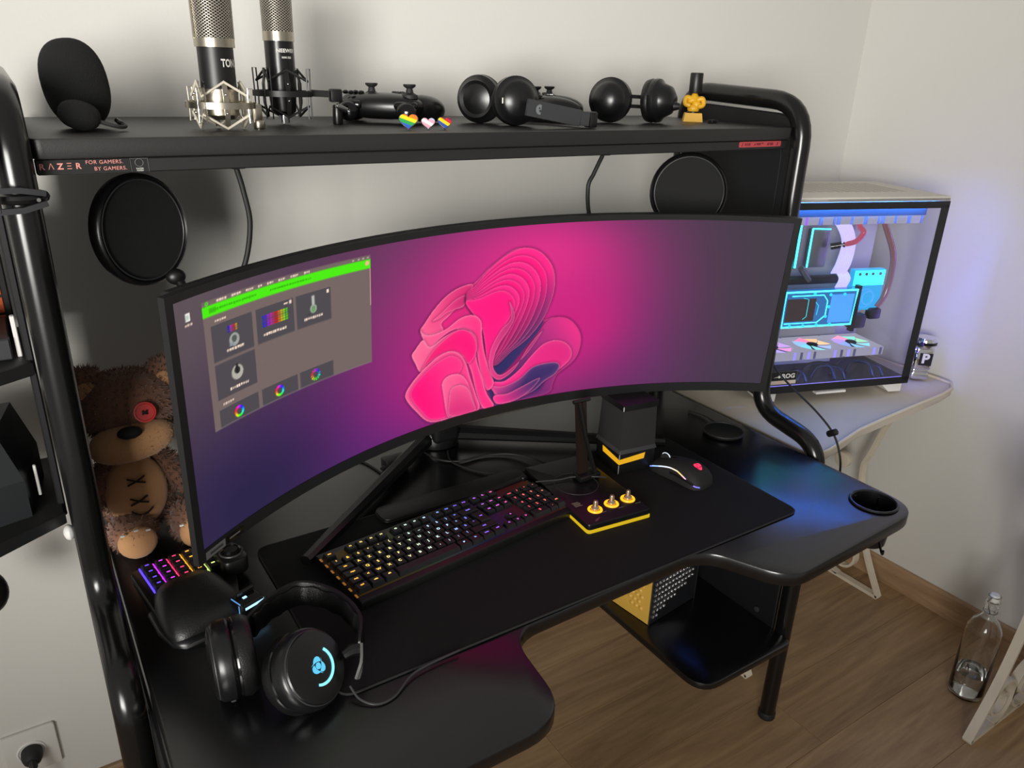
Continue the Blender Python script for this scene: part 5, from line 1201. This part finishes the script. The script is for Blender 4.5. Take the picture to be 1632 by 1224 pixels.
# led strips and cooling
lit = {'cy': glow('cyan_led', '38e6f2', 5.0), 'pu': glow('violet_led', '8f86ff', 1.5), 'wh': glow('lilac_frame', 'c4c2da', 0.65), 'vi': glow('purple_led', 'a060ff', 1.2), 'gn': glow('lime_led', 'd8f060', 1.6), 'bl': glow('deep_blue_glow', '2f6ad8', 3.2), 'tq': glow('teal_glow', '22b4c4', 2.0)}
pbox('bottom_light', (W/2, 0.006, 0.0385), (W-0.03, 0.004, 0.005), lit['pu'])
rad = pbox('radiator', (0.225, 0.085, 0.491), (0.41, 0.12, 0.036), m_dgrey)
for i in range(3):
    fx = 0.075+i*0.128
    tf = pbox('top_fan', (fx+0.03, 0.085, 0.463), (0.122, 0.12, 0.020), lit['wh'], bev=0.003)
    for j, xx in enumerate((-0.058, -0.02, 0.02, 0.058)): pbox('fan_rib', (fx+0.03+xx, 0.0242, 0.463), (0.006 if j % 2 else 0.010, 0.001, 0.019), lit['vi'] if (i == 0 and j < 2) else M('fan_rib_tone', '6d6a78', 0.4), tf)
    # bottom fans, seen from above
    bf = thing_frame = B(); bx = 0.092+i*0.122
    pr_ = [(bx-0.058, 0.030), (bx+0.058, 0.030), (bx+0.058, 0.146), (bx-0.058, 0.146)]
    b = B(); R0 = 0.053; N_ = 32
    for z_ in (0.100, 0.122):
        pass
    sqp = [(bx+0.0585*max(-1, min(1, 1.42*math.cos(2*PI*k/N_))), 0.088+0.0585*max(-1, min(1, 1.42*math.sin(2*PI*k/N_)))) for k in range(N_)]
    rp_ = [(bx+R0*math.cos(2*PI*k/N_), 0.088+R0*math.sin(2*PI*k/N_)) for k in range(N_)]
    so = [[b.bm.verts.new((x, y, z_)) for x, y in pp_] for pp_, z_ in ((sqp, 0.100), (sqp, 0.122), (rp_, 0.122), (rp_, 0.100))]
    for A, C in zip(so, so[1:]+so[:1]):
        for k in range(N_): b.bm.faces.new((A[k], A[(k+1) % N_], C[(k+1) % N_], C[k]))
    fo = b.obj('bottom_fan', lit['wh'], pc, smooth=0)
    for j, xx in enumerate((-0.050, -0.032, 0.030, 0.050)): pbox('fan_rib', (bx+xx, 0.0290, 0.111), (0.007, 0.001, 0.020), M('fan_rib_tone', '6d6a78', 0.4) if j % 2 else lit['pu'], fo)
    B().cyl((bx, 0.088, 0.104), (bx, 0.088, 0.122), 0.015, n=22, bev=0.002).obj('fan_hub', m_cb_, fo)
    hues = (('d87cff', '7cb4ff', '5ad8e8', '70c8ff', '9a7cff', 'ff6ad0', 'b878ff'), ('ffb060', 'ff5a9a', '6ab0ff', '4ad4f0', '58e0d8', '78a8ff', 'ffc070'), ('58e8c8', 'ff7ab0', 'a070ff', '5a8cff', '50b8f4', '58d8e8', '78e8a8'))[i]
    for k in range(7):
        a0_ = 2*PI*k/7+0.4; b = B(); q_ = []
        for t in range(6):
            rr = 0.017+0.0355*t/5; a_ = a0_+0.35*t/5; q_.append(((bx+rr*math.cos(a_), 0.088+rr*math.sin(a_), 0.1205), (bx+rr*math.cos(a_+0.84), 0.088+rr*math.sin(a_+0.84), 0.1175)))
        vv = [[b.bm.verts.new(p) for p in pr2] for pr2 in q_]
        for A, C in zip(vv, vv[1:]): b.bm.faces.new((A[0], A[1], C[1], C[0]))
        b.obj('fan_blade', glow('blade_'+hues[k], ''.join('%02x' % int(int(hues[k][q:q+2], 16)*0.68+255*0.32) for q in (0, 2, 4)), 1.25), fo)
# graphics card water block
def frame_rect(b, x0, x1, z0, z1, y, r): return b.tube([(x0, y, z0), (x1, y, z0), (x1+0.004, y, z1), (x0, y, z1)], r, 6, closed=True)
gp = pbox('graphics_block', (0.185, 0.058, 0.232), (0.215, 0.014, 0.098), M('acrylic_blue', '1c3550', 0.12, emit='1c4a78', es=2.2))
frame_rect(B(), 0.082, 0.290, 0.185, 0.278, 0.050, 0.0024).obj('block_edge_light', lit['cy'], gp)
b = B(); b.tube([(0.088, 0.0495, 0.195), (0.185, 0.0495, 0.195), (0.207, 0.0495, 0.213), (0.207, 0.0495, 0.252), (0.193, 0.0495, 0.268), (0.10, 0.0495, 0.268)], 0.0011, 6); b.obj('channel_line', lit['cy'], gp)
b = B(); b.tube([(0.135, 0.0495, 0.262), (0.150, 0.0495, 0.258), (0.150, 0.0495, 0.212), (0.140, 0.0495, 0.205)], 0.0010, 6); b.obj('channel_line', lit['tq'], gp)
b = B(); b.tube([(0.172, 0.0495, 0.250), (0.182, 0.0495, 0.240), (0.180, 0.0495, 0.215)], 0.0010, 6); b.obj('channel_line', lit['tq'], gp)
pbox('copper_plate', (0.130, 0.0500, 0.230), (0.085, 0.001, 0.060), M('copper_dim', '5a4640', 0.4, metal=0.5), gp)
for x_, z_ in ((0.213, 0.268), (0.213, 0.236), (0.208, 0.210), (0.105, 0.188), (0.145, 0.188), (0.185, 0.188), (0.225, 0.188), (0.255, 0.268), (0.165, 0.272)):
    B().cyl((x_, 0.0505, z_), (x_, 0.0475, z_), 0.0042, n=12, bev=0.0008).obj('block_screw', lit['tq'], gp)
pbox('glow_panel', (0.252, 0.0505, 0.230), (0.068, 0.001, 0.075), lit['bl'], gp)
pbox('card_bracket', (0.302, 0.060, 0.225), (0.010, 0.016, 0.125), m_cb_, gp)
# pump and reservoir plate
rs_ = pbox('reservoir', (0.338, 0.080, 0.270), (0.095, 0.018, 0.110), M('acrylic_teal', '14485a', 0.12, emit='1f7fb0', es=2.0))
pbox('reservoir_top', (0.338, 0.070, 0.303), (0.093, 0.002, 0.040), glow('aqua_panel', '33dfe4', 2.6), rs_)
b = B(); b.torus((0.345, 0.0695, 0.248), 0.018, 0.0016, (0, 1, 0), 26, 6); b.torus((0.335, 0.0695, 0.248), 0.025, 0.0010, (0, 1, 0), 26, 6); b.obj('pump_ring', lit['bl'], rs_)
for x_ in (0.305, 0.325, 0.345, 0.368): B().cyl((x_, 0.0685, 0.314), (x_, 0.0665, 0.314), 0.004, n=12).obj('reservoir_screw', m_steel, rs_)
pbox('pump_fitting', (0.372, 0.070, 0.205), (0.036, 0.024, 0.030), m_cb_, bev=0.006)
pbox('pump_base', (0.325, 0.075, 0.185), (0.050, 0.030, 0.040), m_dgrey, bev=0.008)
# processor block, memory and cables
cp = pbox('processor_block', (0.190, 0.110, 0.378), (0.055, 0.020, 0.100), M('nickel_block', '8d8a92', 0.25, metal=0.7), bev=0.004)
b = B(); b.tube([(0.162, 0.0985, 0.430), (0.162, 0.0985, 0.330)], 0.0022, 6); b.tube([(0.162, 0.0985, 0.430), (0.215, 0.0985, 0.428)], 0.0016, 6); b.obj('block_edge_light', lit['cy'], cp)
for i in range(4):
    rmm = pbox('memory_stick', (0.100+i*0.010, 0.120, 0.390), (0.006, 0.030, 0.130), M('memory_dark', '2a2b30', 0.4))
    pbox('memory_light', (0.100+i*0.010, 0.104, 0.390), (0.005, 0.003, 0.125), (lit['gn'], lit['cy'], lit['tq'], lit['cy'])[i], rmm)
m_braid = M('lilac_glow_braid', 'c4bddc', 0.7, emit='b0a4e0', es=0.8)  # wires get their own glow to brighten the case interior
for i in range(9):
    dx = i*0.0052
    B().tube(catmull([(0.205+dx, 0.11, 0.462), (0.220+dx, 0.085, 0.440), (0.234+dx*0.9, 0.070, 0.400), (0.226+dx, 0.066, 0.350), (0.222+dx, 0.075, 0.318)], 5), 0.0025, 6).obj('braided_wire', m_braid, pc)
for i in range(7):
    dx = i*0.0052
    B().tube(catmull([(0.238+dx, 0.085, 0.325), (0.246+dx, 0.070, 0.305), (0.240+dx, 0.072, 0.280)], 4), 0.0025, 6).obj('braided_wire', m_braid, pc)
m_tubc = M('amber_tube', '7a5248', 0.15, coat=0.6, emit='7a4a50', es=0.25)
B().tube(catmull([(0.341, 0.070, 0.462), (0.368, 0.068, 0.415), (0.392, 0.068, 0.372), (0.402, 0.068, 0.328), (0.398, 0.068, 0.262), (0.378, 0.068, 0.222)], 7), 0.0078, 12).obj('coolant_tube', m_tubc, pc)
B().tube(catmull([(0.262, 0.068, 0.470), (0.272, 0.064, 0.440), (0.284, 0.060, 0.425), (0.266, 0.062, 0.402), (0.235, 0.075, 0.392)], 7), 0.0068, 12).obj('coolant_tube', M('rose_tube', 'a04a5a', 0.15, coat=0.6, emit='c0405c', es=0.4), pc)
B().tube([(0.242, 0.070, 0.394), (0.215, 0.088, 0.385)], 0.0085, 12).obj('tube_fitting', m_blkg, pc)
B().tube([(0.125, 0.070, 0.335), (0.165, 0.085, 0.300)], 0.0075, 12).obj('coolant_tube', M('bronze_tube', '6a5a50', 0.2, metal=0.4), pc)
pbox('board_shroud', (0.165, 0.100, 0.296), (0.20, 0.03, 0.018), m_cb_, bev=0.004)
pbox('card_foot', (0.195, 0.140, 0.168), (0.24, 0.04, 0.014), m_cb_, bev=0.003)
for i, (x0, x1, h_) in enumerate(((0.10, 0.17, 0.030), (0.15, 0.26, 0.046), (0.20, 0.29, 0.034), (0.27, 0.38, 0.044), (0.33, 0.41, 0.030))):
    B().tube(catmull([(x0, 0.03+0.012*i, 0.038), (x0+(x1-x0)*0.2, 0.03+0.012*i, 0.040+h_*0.8), ((x0+x1)/2, 0.035, 0.042+h_), (x1-(x1-x0)*0.2, 0.03, 0.040+h_*0.8), (x1, 0.03, 0.038)], 6), 0.0035, 8).obj('scroll_reflection', m_rub, pc)  # dark tubes stand in for table scrolls reflected in the glass
def strip(loc, size, col, es):  # unseen glowing strips behind the borders, added to light desk, wall and interior
    return B().box(loc, size).obj('hidden_fill_strip', glow('strip_'+col, col, es), pc, smooth=0)
strip((0.235, 0.007, Hh-0.0215), (0.40, 0.004, 0.010), '2f7cff', 150)
strip((W-0.0055, 0.008, 0.27), (0.006, 0.006, 0.40), '8f6cff', 24)
strip((0.235, 0.008, 0.0375), (0.40, 0.004, 0.0025), '6f86ff', 70)

cable('cable', [(1.455, 1.10, 0.905), (1.45, 1.063, 0.875), (1.45, 1.019, 0.851), (1.45, 0.943, 0.817), (1.45, 0.892, 0.784), (1.45, 0.867, 0.745), (1.45, 0.856, 0.70), (1.45, 0.853, 0.60)], 0.0024, 'black cable hanging before the computer case past the table edge')
o = B().cyl((1.45, 0.884, 0.790), (1.45, 0.902, 0.777), 0.0075, n=14, bev=0.001).obj('cable_clip', m_blk); tag(o, 'small black clip on the cable before the computer case', 'clip')

# ---- chrome ornament with emblem
cf = thing('chrome_ornament', 'shiny chrome ornament with a black and white P emblem on the table', 'ornament', (2.112, 1.078, 0.7262), -0.75)
B().box((0, 0, 0.010), (0.046, 0.036, 0.020), 0.004, 2).obj('foot_block', m_chrome, cf); B().box((0, 0, 0.024), (0.040, 0.030, 0.012), 0.003, 2).obj('ankle', m_chrome, cf)
B().box((0, 0, 0.062), (0.050, 0.040, 0.068), 0.008, 3).obj('torso', m_chrome, cf)
B().lathe([(0.026, 0.094), (0.029, 0.100), (0.029, 0.112), (0.025, 0.122), (0, 0.125)], 28).obj('head', m_chrome, cf)
B().tube([(0.0295*math.cos(a), 0.0295*math.sin(a), 0.108) for a in np.linspace(-2.3, -0.5, 12)], 1.0, 4, flat=(0.004, 0.0012), up=(0, 0, 1)).obj('visor', m_blkg, cf)
for z_ in (0.045, 0.085): B().torus((-0.0265, 0.0, z_), 0.010, 0.004, (1, 0, 0), 22, 8).obj('side_ring', m_chrome, cf)
eb = B().box((0.004, -0.0205, 0.062), (0.034, 0.001, 0.036), 0.0, 1).obj('emblem_plate', m_blkm, cf, smooth=0)
text('lettering', 'P', 0.038, m_wlab, eb, T(0.003, -0.0212, 0.063) @ FRONT, bold=0.0016)

# ---- swing-top bottle
bt_ = thing('glass_bottle', 'clear swing-top glass bottle half full of water on the floor', 'bottle', (1.925, 0.66, 0.0006))
m_bot = solidglass('bottle_glass', (0.97, 0.985, 0.975)); m_wat = solidglass('water', (0.985, 0.995, 0.99), 1.33)
outp = [(0, 0.0), (0.036, 0.0), (0.041, 0.004), (0.042, 0.012), (0.042, 0.190), (0.040, 0.212), (0.032, 0.232), (0.019, 0.246), (0.0145, 0.256), (0.0145, 0.285), (0.0165, 0.287), (0.0165, 0.296), (0.013, 0.298)]
inp = [(0.011, 0.298), (0.0115, 0.256), (0.016, 0.247), (0.0295, 0.231), (0.0375, 0.211), (0.0395, 0.190), (0.0395, 0.014), (0.036, 0.007), (0, 0.010)]
B().lathe(outp+inp, 40, cap=False).obj('glass', m_bot, bt_, smooth=60)
B().lathe([(0, 0.0112), (0.0350, 0.0085), (0.0388, 0.0150), (0.0388, 0.075), (0, 0.075)], 40).obj('water', m_wat, bt_, smooth=60)
B().lathe([(0.0105, 0.293), (0.0130, 0.300), (0.0130, 0.312), (0.010, 0.317), (0, 0.318)], 24).obj('stopper', m_white, bt_)
for s in (-1, 1):
    B().tube(catmull([(s*0.0145, 0, 0.312), (s*0.023, 0, 0.306), (s*0.026, -0.003, 0.290), (s*0.021, -0.008, 0.272), (s*0.0165, -0.004, 0.266)], 5), 0.0014, 6).obj('wire_bail', m_steel, bt_)
B().torus((0, 0, 0.266), 0.0160, 0.0012, (0, 0, 1), 26, 6).obj('wire_ring', m_steel, bt_)
B().torus((0, 0, 0.312), 0.0138, 0.0011, (0, 0, 1), 24, 6).obj('stopper_wire', m_steel, bt_)

# ---- patterned box on the lower shelf
bx_ = thing('patterned_box', 'box with a yellow bumpy side and a black side of silver studs', 'box', (1.128, 1.066, 0.2702), 0.12)
m_yb = M('gold_card', 'd8ac4c', 0.4); m_sb = M('black_card', '1a1b1e', 0.35)
B().box((0.088, 0.075, 0.12), (0.176, 0.150, 0.238), 0.001, 1).obj('carton', m_sb, bx_, smooth=0)
yp = B().quad([(-0.0006, 0.149, 0.002), (-0.0006, 0.001, 0.002), (-0.0006, 0.001, 0.237), (-0.0006, 0.149, 0.237)]).obj('yellow_side', m_yb, bx_, smooth=0)
dome = B().lathe([(0.0062, 0), (0.0050, 0.0022), (0.0028, 0.0034), (0, 0.0038)], 12).mesh('bump', 40); dome.materials.append(m_yb)
for i in range(8):
    for j in range(11):
        y_, z_ = 0.028+i*0.0145+(j % 2)*0.007, 0.035+j*0.0160
        if y_ < 0.145 and z_ > 0.02+ y_*0.25:
            o = mkobj('bump', dome, None, yp); o.location = (-0.0008, y_, z_); o.rotation_euler = (0, -PI/2, 0)
stud = B().lathe([(0.0052, 0), (0.0046, 0.0022), (0.0026, 0.0034), (0, 0.0036)], 10).mesh('stud', 40); stud.materials.append(m_chrome)
bs = B().quad([(0.002, -0.0006, 0.002), (0.175, -0.0006, 0.002), (0.175, -0.0006, 0.237), (0.002, -0.0006, 0.237)]).obj('studded_side', m_sb, bx_, smooth=0)
for i in range(12):
    for j in range(14):
        x_, z_ = 0.014+i*0.0128, 0.018+j*0.0158
        if z_ > 0.012+i*0.0055:
            o = mkobj('stud', stud, None, bs); o.location = (x_, -0.0008, z_); o.rotation_euler = (PI/2, 0, 0)
b = B(); b.tube([(0, 0, 0.0), (0, 0, 0.238)], 0.0016, 6); b.obj('clear_edge', m_steel, bx_)
b = B(); b.tube([(0.176, 0, 0.0), (0.176, 0, 0.238)], 0.0012, 6); b.obj('clear_edge', m_steel, bx_)

# ================================================================== left edge: side shelf things, clamp, socket
cl = thing('clamp_holder', 'black plastic clamp holder gripping the left tube frame', 'clamp', (0.02, 1.035, 1.352))
B().torus((0.02, 1.06, 1.352), 0.0235, 0.006, (0, 0, 1), 26, 8).obj('collar', m_blks, cl, True)
for dz in (-0.011, 0.011): B().tube([(0.044, 1.040, 1.352+dz*0.5), (0.020, 1.032, 1.352+dz), (-0.020, 1.030, 1.352+dz*1.1)], 1.0, 4, flat=(0.0032, 0.003), up=(0, 0, 1)).obj('jaw_bar', m_dgrey, cl, True)
B().box((-0.004, 1.030, 1.352), (0.007, 0.006, 0.028), 0.002, 1).obj('jaw_web', m_dgrey, cl, True)
B().cyl((0.036, 1.033, 1.352), (0.036, 1.029, 1.352), 0.0022, n=10).obj('pin', m_steel, cl, True)
B().torus((-0.036, 1.03, 1.405), 0.036, 0.0065, (0.3, -1, 0), 36, 10).obj('hanger_ring', m_blkg, cl, True)
ZB = 0.8722
o = thing('black_device', 'black angular device on the lower side shelf at the left edge', 'device', (-0.10, 1.28, ZB))
b = B(); A = [(-0.20, 1.16), (-0.045, 1.20), (-0.022, 1.33), (-0.20, 1.33)]; C = [(-0.20, 1.17), (-0.068, 1.215), (-0.045, 1.33), (-0.20, 1.33)]
va = [b.bm.verts.new((x, y, ZB)) for x, y in A]; vm = [b.bm.verts.new((x, y, ZB+0.06)) for x, y in A]; vc = [b.bm.verts.new((x, y, ZB+0.135)) for x, y in C]
for P_, Q_ in ((va, vm), (vm, vc)):
    for i in range(4): b.bm.faces.new((P_[i], P_[(i+1) % 4], Q_[(i+1) % 4], Q_[i]))
b.bm.faces.new(va); b.bm.faces.new(vc); b.obj('body', M('graphite_plastic', '26282a', 0.4), o, True, 0)
B().box((-0.030, 1.225, ZB+0.045), (0.004, 0.006, 0.050), 0.001, 1).obj('side_blade', m_white, o, True)
ZT = 1.1052
o = thing('low_box', 'flat dark box with pale metal strips on the upper side shelf', 'box', (-0.10, 1.28, ZT))
B().box((-0.11, 1.29, ZT+0.016), (0.17, 0.12, 0.031), 0.002, 1).obj('body', M('slate_card', '2c2e30', 0.5), o, True)
for dz in (0.036, 0.046): B().box((-0.125, 1.285, ZT+dz), (0.16, 0.10, 0.007), 0.001, 1).obj('metal_strip', m_silver, o, True)
B().box((-0.017, 1.245, ZT+0.03), (0.006, 0.010, 0.060), 0.001, 1).obj('clip', m_white, o, True)
o = thing('orange_cube', 'dark cube of orange squares on the upper side shelf', 'cube', (-0.06, 1.37, ZT))
B().box((-0.063, 1.38, ZT+0.06), (0.095, 0.03, 0.119), 0.002, 1).obj('core', m_blkm, o, True)
sqm = B().box((0, 0, 0), (0.024, 0.002, 0.024), 0.0008, 1).mesh('square', 0); sqm.materials.append(M('burnt_orange', 'a8481c', 0.45))
for i in range(3):
    for j in range(4):
        q_ = mkobj('square', sqm, None, o, True); q_.matrix_basis = T(-0.095+i*0.029, 1.364, ZT+0.018+j*0.028)
o = thing('grey_carton', 'pale grey carton on top of the orange squared cube', 'carton', (-0.055, 1.38, ZT+0.1195))
B().box((-0.062, 1.38, ZT+0.1195+0.035), (0.09, 0.03, 0.069), 0.002, 1).obj('body', M('pale_card', '8c8a84', 0.8), o, True)
B().box((-0.062, 1.3645, ZT+0.175), (0.092, 0.0012, 0.010)).obj('tape', M('tan_tape', '9a8f7c', 0.4), o, True, 0)
so_ = thing('wall_socket', 'white wall socket with a black plug at the lower left', 'socket', (-0.150, 1.4995, 0.195))
B().prism(rrect(0.095, 0.105, 0.006, c=(-0.150, 0.195)), 0.0, 0.008, 0.002, 2, T(0, 1.4995, 0) @ FRONT).obj('plate', m_wall, so_, True)
B().torus((-0.150, 1.491, 0.195), 0.024, 0.002, (0, 1, 0), 32, 8).obj('well_rim', m_white, so_, True)
B().lathe([(0, 0.008), (0.0225, 0.008), (0.0225, 0.0086), (0, 0.0086)], 30, T(-0.150, 1.4995, 0.195) @ FRONT).obj('well', m_wall, so_, True)
pl2 = thing('power_plug', 'black round power plug in the wall socket', 'plug', (-0.150, 1.47, 0.195))
B().lathe([(0, 0.009), (0.019, 0.009), (0.0195, 0.022), (0.016, 0.034), (0.010, 0.040), (0, 0.041)], 26, T(-0.150, 1.4995, 0.195) @ FRONT).obj('body', m_rub, pl2, True)
B().tube(catmull([(-0.150, 1.462, 0.195), (-0.150, 1.450, 0.185), (-0.150, 1.445, 0.15), (-0.152, 1.45, 0.05), (-0.155, 1.46, 0.006), (-0.25, 1.44, 0.006)], 6), [0.008]*6+[0.005]*25, 8).obj('cord', m_rub, pl2, True)
ob = thing('ear_cushion', 'black rounded cushion hanging under the side shelf at the left edge', 'cushion', (-0.137, 1.33, 0.70))
B().ell((-0.137, 1.33, 0.685), (0.032, 0.02, 0.042), nu=22, nv=14).obj('pad', m_lea, ob, True, 60)
B().tube(catmull([(-0.137, 1.33, 0.72), (-0.137, 1.33, 0.79), (-0.137, 1.33, 0.852)], 4), 0.003, 8).obj('strap', m_rub, ob, True)
